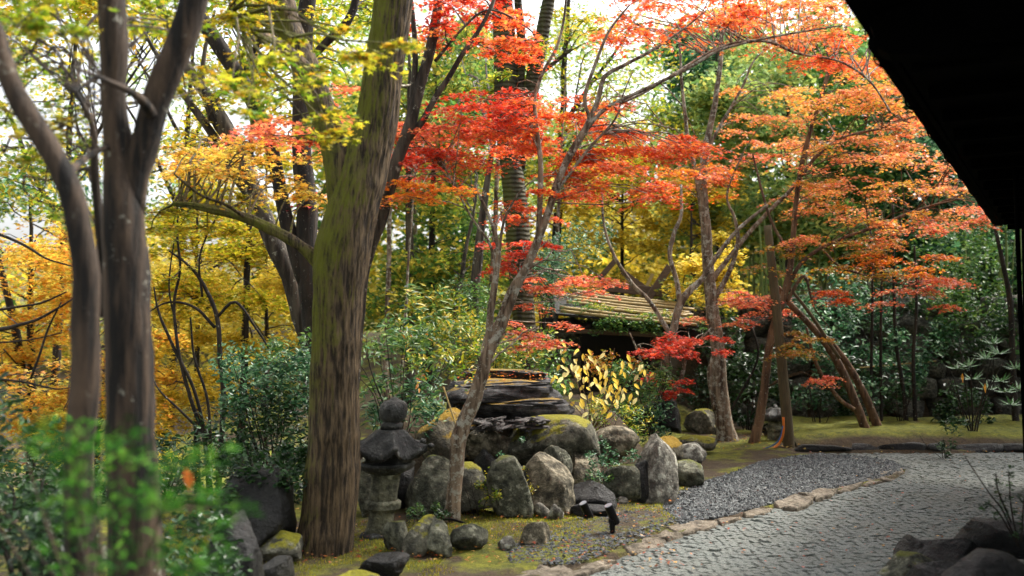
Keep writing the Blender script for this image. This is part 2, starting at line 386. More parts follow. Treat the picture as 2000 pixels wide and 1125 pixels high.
ok = inside(path_poly, cc) & (cc[:, 1] > 5.2) & (cc[:, 1] < 13.3) & (cc[:, 0] < 9) & (np.abs(cc[:, 0] / cc[:, 1]) < .62)
ok &= dist_edge(cc, edge) > .06
cc = cc[ok]; 
vis = (np.abs(cc[:, 0] / cc[:, 1]) < .5) & (cc[:, 1] > 6.65); order = np.argsort(np.where(vis, cc[:, 1], 99)); 
prot = []
for k in range(6):
    q = MB(); q.add(sett_geo(.0312, .0352, .010, rng.normal(0, .004, (8, 3))), SF); o_ = q.build('cobble', mat['sett'], path); prot.append(o_.data)
    if k == 0: first = o_
    else: bpy.data.objects.remove(o_)
bpy.data.objects.remove(first)
ang = math.atan2(dirv[1], dirv[0])
for k in order[:300]:
    inst('cobble', prot[k % 6], path, Matrix.Translation((cc[k][0], cc[k][1], random.uniform(-.003, .004))) @ Matrix.Rotation(ang + random.gauss(0, .06), 4, 'Z') @ Matrix.Rotation(random.gauss(0, .03), 4, 'X'))
q = MB(); rest = cc[order[300:]]; nR = len(rest)
jj = rng.normal(0, .007, (nR, 8, 3)); base = sett_geo(.0312, .0352, .010, np.zeros((8, 3)))
VV = np.repeat(base[None], nR, 0); VV[:, 4:, :2] += jj[..., :2] * .6; VV[:, 8:, 2] += jj[:, 4:, 2] * .4; VV[:, :, 2] += rng.normal(0, .003, (nR, 1))
a = ang + rng.normal(0, .07, nR); ca, sa = np.cos(a)[:, None], np.sin(a)[:, None]
X = VV[..., 0] * ca - VV[..., 1] * sa + rest[:, :1]; Y = VV[..., 0] * sa + VV[..., 1] * ca + rest[:, 1:]
q.add(np.stack([X, Y, VV[..., 2]], -1).reshape(-1, 3), (np.arange(nR)[:, None, None] * 12 + SF[None]).reshape(-1, 4))
q.build('cobbles', mat['sett'], path, kind='stuff')

# gravel: crushed dark stone
def scatter_pebbles(name, poly, n, s0, s1, material, zf, parent=None, colfn=None):
    lo, hi = poly.min(0), poly.max(0); p = lo + rng.random((n * 3, 2)) * (hi - lo); p = p[inside(poly, p)][:n]; n = len(p)
    oc = np.array([[1, 0, 0], [-1, 0, 0], [0, 1, 0], [0, -1, 0], [0, 0, 1], [0, 0, -1]], float)
    of = np.array([[0, 2, 4], [2, 1, 4], [1, 3, 4], [3, 0, 4], [2, 0, 5], [1, 2, 5], [3, 1, 5], [0, 3, 5]])
    s = rng.uniform(s0, s1, (n, 1, 1)) * rng.uniform(.6, 1.3, (n, 1, 3)) * np.array([1, 1, .6])
    V = oc[None] * s + rng.normal(0, 1, (n, 6, 3)) * s * .22
    a = rng.uniform(0, 6.28, n); ca, sa = np.cos(a)[:, None], np.sin(a)[:, None]
    X = V[..., 0] * ca - V[..., 1] * sa + p[:, :1]; Y = V[..., 0] * sa + V[..., 1] * ca + p[:, 1:]
    Z = V[..., 2] + zf(p)[:, None] + s[:, :, 2] * .3
    mb = MB(); mb.add(np.stack([X, Y, Z], -1).reshape(-1, 3), (np.arange(n)[:, None, None] * 6 + of[None]).reshape(-1, 3), np.repeat(colfn(n), 6, 0) if colfn else None)
    return mb.build(name, material, parent, kind='stuff')
m, nt, b = new_mat('crushed_gravel'); at_ = nd(nt, 'ShaderNodeAttribute', attribute_name='col'); nt.links.new(at_.outputs['Color'], b.inputs['Base Color']); b.inputs['Roughness'].default_value = .8; mat['gravel'] = m
def gcol(n): 
    t = rng.random((n, 1)) ** 1.6; return (1 - t) * np.array([.045, .05, .052]) + t * np.array([.15, .16, .155])
o = scatter_pebbles('gravel', gravel_poly, 26000, .010, .026, mat['gravel'], lambda p: rng.uniform(.01, .03, len(p)), None, gcol)
tag(o, 'dark crushed gravel strip between the boulders and the flagstone edging', 'gravel')
gp2 = np.array([G(*p)[:2] for p in [(1000, 1110), (980, 1080), (1060, 1055), (1130, 1020), (1290, 985), (1330, 1030), (1220, 1075), (1130, 1115)]])
o = scatter_pebbles('gravel', gp2, 2300, .007, .018, mat['gravel'], lambda p: height(p[:, 0], p[:, 1]) * .8 + .005, None, gcol)
tag(o, 'loose gravel crumbs thinning out over bare soil around the two garden spotlights', 'gravel')

# flagstone edging of the path
ico3 = bmesh.new(); bmesh.ops.create_icosphere(ico3, subdivisions=4, radius=1); ico3.verts.ensure_lookup_table()
IV = np.array([v.co[:] for v in ico3.verts]); IF = np.array([[v.index for v in f.verts] for f in ico3.faces]); ico3.free()
ico2 = bmesh.new(); bmesh.ops.create_icosphere(ico2, subdivisions=3, radius=1); ico2.verts.ensure_lookup_table()
IV2 = np.array([v.co[:] for v in ico2.verts]); IF2 = np.array([[v.index for v in f.verts] for f in ico2.faces]); ico2.free()
ico1 = bmesh.new(); bmesh.ops.create_icosphere(ico1, subdivisions=2, radius=1); ico1.verts.ensure_lookup_table()
IV1 = np.array([v.co[:] for v in ico1.verts]); IF1 = np.array([[v.index for v in f.verts] for f in ico1.faces]); ico1.free()
def rock_shape(seed, V=None, box=.6, facets=11, amp=.11, layers=0):
    V = (IV if V is None else V).copy(); r = np.random.default_rng(seed)
    V = np.sign(V) * np.abs(V) ** box; V /= np.abs(V).max()
    for _ in range(facets):
        nrm = r.normal(size=3); nrm /= np.linalg.norm(nrm); h = r.uniform(.54, .90)
        dd = np.maximum(0, V @ nrm - h); V -= dd[:, None] * nrm * .92
    n = V / (np.linalg.norm(V, axis=1)[:, None] + 1e-6)
    V = V + n * (amp * fbm(V, 1.6, seed, 4) + amp * .42 * fbm(V, 5, seed + 3, 4))[:, None]
    if layers:
        s = V[:, 2] * layers + .6 * fbm(V * [1, 1, .3], 1.5, seed + 7, 2); k = np.abs((s % 1) - .5) * 2
        V[:, :2] *= (1 - .10 * (k > .72) - .05 * vn(np.stack([0 * s, 0 * s, np.floor(s)], -1), 1.7, seed))[:, None]
    lo, hi = V.min(0), V.max(0); return (V - (lo + hi) / 2) / (hi - lo) * 2
def boulder(name, bx, d, mt, label=None, cat='boulder', seed=0, dz=1.0, rot=0.0, shear=0.0, taper=.28, parent=None, **kw):
    x0, y0, x1, y1 = bx
    if y1 > 935 and parent is None: d = min(d, (EYE - .04) * FPX / (y1 - 640)); y1 += 5
    c = P((x0 + x1) / 2, (y0 + y1) / 2, d)
    gx_ = (x1 - x0) * .08; x0 -= gx_; x1 += gx_
    w, h = M(x1 - x0, d) / 2, M(y1 - y0, d) / 2
    c = c + np.array([0, (w + h) / 2 * dz * .75, 0])
    V = rock_shape(seed, **kw)
    cs, sn = math.cos(rot), math.sin(rot)
    V = np.stack([V[:, 0] * cs - V[:, 2] * sn, V[:, 1], V[:, 0] * sn + V[:, 2] * cs], -1); V[:, :2] *= (1 - taper * V[:, 2:3] * .5); V[:, 0] += shear * V[:, 2]
    lo, hi = V.min(0), V.max(0); V = (V - (lo + hi) / 2) / (hi - lo) * 2 * [w, (w + h) / 2 * dz, h]
    f = IF if len(V) == len(IV) else (IF2 if len(V) == len(IV2) else IF1)
    mb = MB(); mb.add(V, f)
    if parent is not None:
        o = mb.build(name, mat[mt], parent, smooth=True); o.location = [float(a) for a in c]; return o
    o = mb.build(name, mat[mt], smooth=True); o.location = [float(a) for a in c]
    tag(o, label, cat); return o
def flagstone(poly_px, th, parent=path, mt='flag', top=.05):
    pts = np.array([G(x, y, top)[:2] for x, y in poly_px]); c = pts.mean(0)
    out = []
    for a, b_ in zip(pts, np.roll(pts, -1, 0)):
        for t in (0, .33, .66): out.append(a + (b_ - a) * t + rng.normal(0, .008, 2))
    pts = np.array(out); n = len(pts)
    zt = top + .010 * rng.normal(size=n)
    V = np.vstack([np.column_stack([pts, np.full(n, -.02)]), np.column_stack([pts, zt - .012]), np.column_stack([c + (pts - c) * .955, zt]), [[c[0], c[1], top + .004]]])
    j = np.arange(n); jn = (j + 1) % n
    fs = [np.stack([j, jn, n + jn, n + j], -1), np.stack([n + j, n + jn, 2 * n + jn, 2 * n + j], -1), np.stack([2 * n + j, 2 * n + jn, np.full(n, 3 * n)], -1)]
    mb = MB(); mb.add(V, fs); return mb.build('edging_stone', mat[mt], parent)
for k, pl in enumerate([
    [(985, 1122), (1030, 1106), (1105, 1104), (1120, 1116), (1060, 1132)], [(1080, 1132), (1125, 1104), (1205, 1092), (1190, 1106), (1140, 1124)],
    [(1210, 1066), (1262, 1048), (1302, 1052), (1296, 1062), (1240, 1080)], [(1262, 1046), (1296, 1036), (1336, 1042), (1304, 1052)],
    [(1296, 1028), (1338, 1017), (1404, 1017), (1396, 1027), (1344, 1040), (1316, 1040)], [(1398, 1014), (1440, 1008), (1452, 1011), (1412, 1024)],
    [(1448, 1000), (1488, 990), (1512, 993), (1492, 1002), (1460, 1009)], [(1512, 982), (1536, 970), (1590, 970), (1584, 980), (1554, 992), (1530, 990)],
    [(1560, 964), (1592, 955), (1636, 955), (1622, 966), (1594, 975), (1588, 966)], [(1620, 952), (1650, 943), (1684, 944), (1668, 955), (1640, 961)],
    [(1676, 940), (1706, 933), (1722, 938), (1692, 948)], [(1690, 928), (1720, 922), (1752, 924), (1740, 936), (1712, 938)],
    [(1722, 916), (1762, 914), (1766, 922), (1744, 926)], [(1708, 906), (1752, 904), (1764, 912), (1724, 914)], [(1662, 896), (1704, 894), (1738, 901), (1708, 905)]]):
    flagstone(pl, .05, top=.026 if k not in (7, 8) else .045)

# ------------------------------------------------------------------ foliage machinery
def hx(*a): return [srgb(x) for x in a]
PAL = dict(
    red=hx('#e03a20', '#ee5430', '#d42c20', '#f26a38', '#f27a5c', '#c42a20'),
    redorange=hx('#ee6030', '#f27c38', '#e44a28', '#f49a44', '#f07a54'),
    salmon=hx('#ea7a55', '#f09058', '#e8694c', '#f2a262', '#dd5c44'),
    orange=hx('#f08a22', '#f59b2c', '#ea7420', '#f7b03a', '#e9662a'),
    oryel=hx('#f0b840', '#f2ca50', '#ea9c3c', '#ecd45c', '#ccb440'),
    yellow=hx('#f2d450', '#eccb40', '#f6e070', '#d8bc3a', '#c8c048'),
    ygreen=hx('#c0b42c', '#a0a024', '#d4c038', '#86921e', '#c89a28'),
    lime=hx('#8fa428', '#748f22', '#b4b430', '#5c8020', '#ccb434'),
    green=hx('#668a38', '#4c7430', '#86a44c', '#5c8450', '#3a602c'),
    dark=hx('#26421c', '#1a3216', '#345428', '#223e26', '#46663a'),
    bluegreen=hx('#3a6a44', '#2b5438', '#5a8a5c', '#86aa7c', '#2d5436'),
    mixed=hx('#5b7a30', '#8a9a34', '#b5ac3a', '#46682c', '#7a8c3c', '#c9b448'),
    olive=hx('#b58a24', '#98852a', '#c98a2a', '#8f8a28', '#c6702c'),
    pale=hx('#8fa858', '#a4b45c', '#748f4c', '#bcb85c', '#5c7c40', '#9cb474'),
    autumn=hx('#ee9634', '#ecae48', '#cca03c', '#e87c44', '#aca038', '#ea944a'),
    russet=hx('#ec8c50', '#e46e46', '#dca04a', '#f0a468', '#c4923c', '#e67c54'),
    rust=hx('#ea7a4a', '#e8643c', '#d88a3a', '#f09a50', '#c87838'),
    cream=hx('#f4dc7c', '#f0d264', '#f6e49c', '#e8c650'),
)
def star(n=5, inner=.3):
    ang_ = []; L = [.62, .86, 1.0, .86, .62]
    V = [(0, -.25, 0)]
    a = np.linspace(-118, 118, 2 * n - 1)
    for k, t in enumerate(a):
        r = L[k // 2] if k % 2 == 0 else inner
        V.append((math.sin(R(t)) * r, math.cos(R(t)) * r, -.12 * r * r))
    return np.array(V), [np.arange(len(V))[None]]
LEAF = dict(
    maple=star(), 
    quad=(np.array([[0, -.9, 0], [.5, 0, .1], [0, 1, -.12], [-.5, 0, .1]]), [np.array([[0, 1, 2], [0, 2, 3]])]),
    lance=(np.array([[0, -1, 0], [.30, -.2, .08], [0, 1.1, -.2], [-.30, -.2, .08], [0, -.1, -.02]]), [np.array([[0, 1, 4], [1, 2, 4], [2, 3, 4], [3, 0, 4]])]),
    oval=(np.array([[0, -1, 0], [.42, -.45, .10], [.40, .3, .08], [0, 1.1, -.18], [-.40, .3, .08], [-.42, -.45, .10], [0, -.1, -.04]]), [np.array([[0, 1, 6], [1, 2, 6], [2, 3, 6], [3, 4, 6], [4, 5, 6], [5, 0, 6]])]),
    tri=(np.array([[-.35, -.5, 0], [.4, -.4, .05], [0, .9, -.05]]), [np.array([[0, 1, 2]])]),
)
def frames(n, tilt, az=None, yaw_dir=None):
    """random leaf frames: local z near up with spread tilt"""
    a = rng.uniform(0, 2 * math.pi, n) if az is None else az
    nz = np.stack([rng.normal(0, tilt, n), rng.normal(0, tilt, n), np.ones(n)], -1); nz /= np.linalg.norm(nz, axis=1)[:, None]
    y = np.stack([np.cos(a), np.sin(a), np.zeros(n)], -1); y -= nz * (y * nz).sum(1)[:, None]; y /= np.linalg.norm(y, axis=1)[:, None]
    return np.stack([np.cross(y, nz), y, nz], -1)        # columns
class Leaves:
    def __init__(s): s.p = []; s.f = []; s.s = []; s.c = []
    def add(s, p, f, sc, c): s.p.append(p); s.f.append(f); s.s.append(sc); s.c.append(c)
    def cat(s): s.p, s.f, s.s, s.c = [[np.concatenate(a)] for a in (s.p, s.f, s.s, s.c)]; return s.p[0], s.f[0], s.s[0], s.c[0]
def pick(pal, n, jit=.12):
    """leaf colours drawn from a palette"""
    a = np.array(PAL[pal] if isinstance(pal, str) else pal); c = a[rng.integers(0, len(a), n)]
    return np.clip(c * rng.normal(1, jit, (n, 1)) * .95, .003, .95)
def mesh_leaves(name, L, kind, material, parent, root, nparts=0, pname='leaf', stuff=True):
    p, f, s, c = L.cat(); T, faces = LEAF[kind]; k = len(T); take = []
    if nparts:
        fv = (p - C_) @ F_; px = ((p - C_) @ X_) / fv * FPX + 1000; py = 562.5 - ((p - C_) @ U_) / fv * FPX
        vis = (px > 0) & (px < 2000) & (py > 0) & (py < 1125); sz = np.where(vis, s / fv, 0) * rng.uniform(.7, 1.1, len(p))
        o_ = np.argsort(-sz); take, keep = o_[:nparts], o_[nparts:]
        vars_ = []
        for q in range(5):
            tri = faces; mb = MB(); mb.add(T, tri, c[take[(q * 7) % len(take)]]); oo = mb.build(pname, material); vars_.append(oo.data); bpy.data.objects.remove(oo)
        todo = [(vars_[n_ % 5], Matrix(np.vstack([np.column_stack([f[t] * s[t], p[t] - root]), [0, 0, 0, 1]]).tolist())) for n_, t in enumerate(take)]
        p, f, s, c = p[keep], f[keep], s[keep], c[keep]
        if not len(p):
            for me_, m4 in todo: inst(pname, me_, parent, m4)
            return None
    V = np.einsum('nij,kj->nki', f, T) * s[:, None, None] + p[:, None]
    mb = MB(); mb.add(V.reshape(-1, 3), [(np.arange(len(p))[:, None, None] * k + fa[None]).reshape(-1, fa.shape[1]) for fa in faces], np.repeat(c, k, 0))
    ob = mb.build(name, material, parent, root, kind='stuff' if stuff else None)
    if nparts:
        for me_, m4 in todo: inst(pname, me_, ob, m4)
    return ob
def spray(L, TW, c, r, n, size, pal, droop=.25, tilt=.35, nf=None, thick=.05, twig_r=.003):
    """flat layered spray of leaves on radiating twigs"""
    nf = nf or rng.integers(5, 9); a0 = rng.uniform(0, 6.28)
    fa = a0 + np.arange(nf) / nf * 6.28 + rng.normal(0, .25, nf); fr = r * rng.uniform(.55, 1.15, nf)
    k = rng.integers(0, nf, n); t = rng.random(n) ** .75
    rad = fr[k] * t; ang = fa[k] + rng.normal(0, .22, n)
    tz = rng.normal(0, .10, nf)
    p = np.stack([np.cos(ang) * rad, np.sin(ang) * rad, tz[k] * rad - droop * rad * rad / max(r, .01) + rng.normal(0, thick, n) * (r + .1)], -1) + c
    L.add(p, frames(n, tilt, ang + rng.normal(0, .9, n) ), rng.uniform(.65, 1.2, n) * size, pick(pal, n))
    if TW is not None:
        for q in range(nf):
            s = np.linspace(0, 1, 4); rr_ = fr[q] * s
            pt = np.stack([np.cos(fa[q]) * rr_, np.sin(fa[q]) * rr_, tz[q] * rr_ - droop * rr_ * rr_ / max(r, .01)], -1) + c + rng.normal(0, .01, (4, 3))
            tube(TW, pt, twig_r * (1 - .6 * s), 3, cap=False)
def blob(L, c, r, n, size, pal, tilt=.8):
    u = rng.normal(size=(n, 3)); u /= np.linalg.norm(u, axis=1)[:, None]
    p = c + u * (rng.random((n, 1)) ** .45) * np.asarray(r) 
    L.add(p, frames(n, tilt), rng.uniform(.6, 1.25, n) * size, pick(pal, n))
def link_twig(TW, a, skel, r0=.008, r1=.0035, bend=.12):
    i_ = np.argmin(np.linalg.norm(skel[:, :3] - a, axis=1) + rng.uniform(0, .4, len(skel)) + .6 * np.maximum(0, skel[:, 2] - a[2])); b_ = skel[i_, :3]
    L_ = np.linalg.norm(a - b_)
    if L_ < .05: return
    s = np.linspace(0, 1, max(4, min(9, int(L_ / .15))))[:, None]; pt = b_ * (1 - s) + a * s
    pt = pt + np.sin(s * math.pi) * np.array([0, 0, 1]) * bend * L_ * rng.uniform(.2, 1.2) + np.sin(s * math.pi) * rng.normal(0, .07, 3) * L_ + rng.normal(0, .012 * L_, pt.shape) * (s * (1 - s) * 4)
    r_ = min(r0 * (.6 + L_ * .8), .02)
    tube(TW, pt, np.linspace(r_, r1, len(pt)), 4, cap=False)

def tree(name, label, base_px, d, stems, bark, sprays=(), group=None, leaf='maple', leafmat='leaf', size=.035, nparts=0, cat='tree', fine=1.0, rough=.12, ridge=0.0,
         twigs=True, sides=12, base=None, twig_r=.003, linkr=.008, tall=True, mode='spray', thick=.05, droop=.25):
    """stems: list of (part name, [(px,py,width_px[,ddepth])...]); sprays: (x0,y0,x1,y1,d0,d1,count,radius,palette,leaves)"""
    bp = P(base_px[0], base_px[1], d) if base is None else np.array(base)
    root = empty(name, bp, label, cat, group)
    skel = []
    ws = .9 if (ridge or d < 5) else .82
    for si, (pn, pl) in enumerate(stems):
        A = np.array([[*P(q[0], q[1], d + (q[3] if len(q) > 3 else 0)), ws * M(q[2], d + (q[3] if len(q) > 3 else 0)) / 2] for q in pl])
        A = smooth_path(A, step=.03 if ridge else max(.05, A[:, 3].mean() * 1.6))
        if si == 0 and not ridge: A[:, 3] *= 1 + .35 * np.exp(-np.arange(len(A)) * (.05 if ridge else A[:, 3].mean()) / .12)
        wob = rng.normal(0, 1, 3); A[:, :3] += (fbm(A[:, :3], .9 / max(A[:, 3].mean() * 8, .3), si + int(bp[0] * 10) + 50, 3) * A[:, 3].mean() * .5)[:, None] * np.array([1, .5, 0])
        mb = MB(); tube(mb, A[:, :3], A[:, 3], 150 if (ridge and si == 0) else sides, rough, ridge if si < 3 else ridge * .5, si * 13 + int(abs(bp[0]) * 7))
        mb.build(pn, mat[bark], root, bp, smooth=True); skel.append(A)
    skel = np.vstack(skel)
    if sprays:
        L = Leaves(); TW = MB()
        for (x0, y0, x1, y1, d0, d1, cnt, r, pal, nl) in sprays:
            for _ in range(cnt):
                c = P(rng.uniform(x0, x1), rng.uniform(y0, y1), rng.uniform(d0, d1))
                rr_ = r * rng.uniform(.6, 1.25) * fine; nl_ = nl * fine ** 2.6
                if mode == 'spray': spray(L, TW if twigs else None, c, rr_, int(nl_ * rng.uniform(.6, 1.3)), size, pal, thick=thick, twig_r=twig_r, droop=droop)
                else: blob(L, c, (rr_, rr_, rr_ * .6), int(nl * rng.uniform(.6, 1.3)), size, pal)
                if twigs: link_twig(TW, c, skel, linkr)
        cr = mesh_leaves('crown', L, leaf, mat[leafmat], root, bp, nparts)
        if TW.V: TW.build('twigs', mat[bark], root, bp, kind='stuff')
    return root, bp
# ------------------------------------------------------------------ far background
# far wood: reads as one mass
L = Leaves()
def far(x0, x1, y0, y1, d0, d1, cnt, r, pal, nl, size):
    for _ in range(cnt):
        c = P(rng.uniform(x0, x1), rng.uniform(y0, y1), rng.uniform(d0, d1)); rr = r * rng.uniform(.6, 1.3)
        blob(L, c, (rr, rr, rr * .7), nl, size, pal)
far(-300, 700, 430, 700, 30, 44, 60, 1.6, 'yellow', 170, .17)
far(-300, 700, 420, 640, 32, 44, 40, 1.6, 'mixed', 170, .17)
far(-300, 650, 300, 430, 34, 46, 26, 1.6, 'bluegreen', 80, .16)
far(620, 960, 120, 640, 30, 44, 85, 1.7, 'mixed', 150, .17)
far(940, 1350, 300, 640, 30, 42, 70, 1.6, 'mixed', 170, .17)
far(940, 1350, 250, 360, 34, 44, 20, 1.4, 'pale', 80, .17)
far(980, 1400, 40, 280, 34, 44, 60, 1.1, 'pale', 60, .13)
far(-200, 700, 40, 420, 34, 44, 60, 1.2, 'pale', 55, .13)
far(640, 980, 0, 260, 34, 44, 30, 1.2, 'pale', 70, .13)
far(1050, 1450, 380, 600, 26, 34, 40, 1.4, 'yellow', 120, .13)
far(1330, 2100, 60, 640, 30, 42, 150, 1.8, 'pale', 190, .17)
far(1330, 2100, 200, 640, 30, 40, 60, 1.8, 'dark', 170, .17)
far(1330, 1700, -40, 120, 32, 42, 14, 1.6, 'mixed', 70, .17)
o = mesh_leaves('distant_wood', L, 'quad', mat['back'], None, np.zeros(3)); o['kind'] = 'stuff'
tag(o, 'soft far wooded hillside of yellow and green foliage behind all the nearer trees', 'woodland')

# middle-distance trees, one thing each
def bgtree(label, x, d, top, w, regs, bark='bark_dark', lean=0, leaf='quad', size=.07, base_y=None, group=None, name='tree', extra=(), mode='blob', **kw):
    by = base_y if base_y else 640 + 3200 / d
    st = [('trunk', [(x, by + 20, w), (x + lean * .3, by * .7 + top * .3, w * .85), (x + lean * .6, by * .35 + top * .65, w * .6), (x + lean, top, w * .25)])] + [('branch', e) for e in extra]
    return tree(name, label, (x, by), d, st, bark, regs, group, leaf, 'back', size, mode=mode, sides=8, **kw)
# left: yellow maples on the lower slope
bgtree('yellow-leaved maple low on the slope left of the forked foreground trunk', 60, 17, 380, 24, [(-60, 430, 150, 700, 15, 19, 22, .5, 'oryel', 330), (-60, 640, 150, 900, 13, 17, 16, .5, 'oryel', 380)], size=.05, base_y=1000, mode='spray', thick=.12, extra=[[(40, 720, 22), (30, 640, 20), (10, 560, 16), (-10, 480, 10)]])
bgtree('orange-leaved maple filling the gap between the two blurred foreground trunks', 190, 15, 420, 16, [(80, 480, 330, 800, 13, 17, 26, .5, 'oryel', 330), (100, 440, 330, 900, 13, 16, 12, .5, 'yellow', 330)], size=.048, base_y=1000, mode='spray', thick=.12)
bgtree('bright yellow maple right of the forked foreground trunk, above dark shrubs', 385, 17, 330, 16, [(300, 520, 470, 800, 14, 18, 24, .5, 'yellow', 380), (300, 420, 540, 620, 14, 18, 24, .5, 'ygreen', 360)], size=.05, base_y=960, mode='spray', thick=.12)
bgtree('golden maple behind the dark leaning trunks left of the mossy tree', 520, 19, 330, 14, [(420, 480, 620, 700, 16, 20, 24, .55, 'yellow', 300), (300, 300, 560, 470, 16, 20, 12, .5, 'ygreen', 200)], size=.055, base_y=900, mode='spray', thick=.12)
bgtree('tall thin-leaved tree with yellow-green crown against the white sky at far left', 100, 20, -60, 22, [(-60, 60, 200, 400, 17, 23, 18, .6, 'ygreen', 110), (-60, 300, 200, 430, 16, 20, 10, .7, 'mixed', 200), (-50, -80, 330, 80, 12, 16, 16, .6, 'ygreen', 200)], size=.06, base_y=850, lean=60,
       extra=[[(110, 420, 14), (60, 330, 12), (20, 230, 9), (-30, 160, 5)], [(120, 350, 14), (190, 260, 10), (250, 160, 7), (320, 60, 4)]])
bgtree('tall green tree with sparse crown behind the forked foreground trunk', 330, 19, -80, 20, [(260, 100, 420, 420, 16, 22, 15, .5, 'mixed', 120), (330, 200, 560, 420, 16, 20, 15, .5, 'ygreen', 120)], size=.055, base_y=850, lean=60,
       extra=[[(345, 400, 12), (300, 300, 9), (240, 200, 6), (170, 150, 3)], [(360, 300, 12), (430, 180, 9), (500, 90, 5)], [(350, 260, 10), (290, 150, 7), (250, 90, 4)]])
bgtree('tall tree with drooping yellow-green leaves above the mossy trunk', 470, 16, -100, 20, [(400, -60, 700, 120, 12, 16, 18, .6, 'lime', 170), (420, 60, 640, 240, 13, 16, 12, .5, 'ygreen', 150)], size=.055, base_y=850, lean=40)
# middle: slender green trees
bgtree('slender pale trunk rising right of the mossy tree behind glossy shrubs', 800, 16, 100, 27, [(730, 150, 860, 420, 15, 19, 18, .5, 'mixed', 180), (720, 420, 860, 640, 15, 18, 18, .5, 'mixed', 190)], bark='bark_grey', size=.06, base_y=790)
bgtree('mossy green-tinged slender trunk just right of the pale slender trunk', 836, 17, 60, 19, [(800, 60, 930, 330, 16, 20, 24, .55, 'mixed', 220), (800, 420, 930, 660, 16, 19, 16, .5, 'green', 230)], bark='bark_dark', size=.06, base_y=780, lean=20)
bgtree('thin grey trunk leaning right behind the slate stack', 868, 15.5, 370, 17, [(850, 330, 960, 600, 16, 19, 18, .5, 'mixed', 220)], bark='bark_grey', size=.055, base_y=760, lean=65)
bgtree('pale mottled trunk rising behind the stacked slate rock', 898, 13.5, 260, 34, [(880, 90, 1010, 260, 15, 18, 10, .5, 'green', 200)], bark='bark_grey', size=.055, base_y=780, lean=70)
bgtree('tall green-leaved tree with open crown against bright sky above the red maple', 1075, 20, -80, 26, [(1000, 0, 1330, 280, 17, 21, 44, .6, 'lime', 110), (900, 20, 1010, 180, 17, 21, 12, .5, 'mixed', 150), (1020, 240, 1350, 380, 17, 21, 16, .55, 'ygreen', 150)], bark='bark_dark', size=.055, base_y=720, lean=40, leaf='lance',
       extra=[[(1090, 260, 14), (1150, 170, 10), (1210, 90, 6), (1250, 20, 3)], [(1085, 330, 12), (1020, 230, 9), (980, 120, 5)]])
bgtree('soft yellow maple behind the timber railing', 1215, 20, 300, 12, [(1080, 360, 1290, 470, 18.6, 21, 20, .5, 'yellow', 220), (1100, 450, 1300, 560, 18.6, 20, 10, .5, 'yellow', 200), (1130, 300, 1380, 400, 18, 20, 12, .5, 'ygreen', 180)], size=.055, base_y=700, mode='spray', thick=.12)
bgtree('clear yellow maple between the timber railing and the pale-barked tree', 1350, 18, 380, 12, [(1310, 340, 1440, 470, 18, 20, 16, .45, 'yellow', 240), (1330, 460, 1440, 590, 15.5, 18, 12, .4, 'yellow', 220)], size=.055, base_y=720, mode='spray', thick=.12)
for lab, x, d, w, ln, top in [('thin pale trunk closest to the right side of the mossy tree, behind shrubs', 752, 15, 15, 20, 120), ('thin pale trunk with slight bend between the two mossy slender trunks', 818, 18, 12, -14, 150), ('slim pale trunk crossing behind the lichen-blotched leaning tree', 912, 17, 16, 60, 180), ('slim straight grey trunk left of the stout ringed trunk', 950, 16, 17, 36, 100), ('thin pale trunk right of the stout ringed trunk behind red leaves', 1075, 17, 12, 30, 140), ('very thin pale trunk among the shrubs behind the stone lantern', 782, 14, 9, 30, 330)]:
    bgtree(lab, x, d, top, w, [(x - 60, 120, x + 90, 420, d, d + 3, 5, .4, 'pale', 120)], bark='bark_maple', size=.055, base_y=760, lean=ln)
# right: evergreens and bamboo behind the wall
for lab, x, d, reg in [
    ('dense evergreen tree above the roofed shelter, right of the bright sky gap', 1400, 22, [(1310, 150, 1470, 480, 18.5, 23, 40, .65, 'pale', 250), (1300, 60, 1450, 200, 21, 24, 14, .7, 'bluegreen', 180)]),
    ('dense evergreen tree behind the pale-barked orange maple', 1540, 23, [(1440, 60, 1640, 480, 18.7, 24, 50, .65, 'pale', 250)]),
    ('dense evergreen tree in the middle of the bamboo bank', 1690, 23, [(1600, 60, 1800, 520, 18.7, 24, 54, .65, 'green', 270)]),
    ('blue-green evergreen tree whose crown meets the dark eave', 1850, 22, [(1740, 150, 1960, 520, 18.7, 23, 58, .7, 'bluegreen', 330), (1760, 380, 2060, 600, 20, 23, 26, .7, 'dark', 330)])]:
    bgtree(lab, x, d, 60, 16, reg, size=.085, base_y=620, bark='bark_dark')

bgtree('unseen evergreen tree added outside the right edge to shade the wall and shrubs', 2150, 16, -300, 30, [(2020, 100, 2500, 700, 13, 19, 60, .9, 'dark', 200)], size=.09, base_y=840, bark='bark_dark')  # unseen tree, added to darken the stone wall and its shrubs
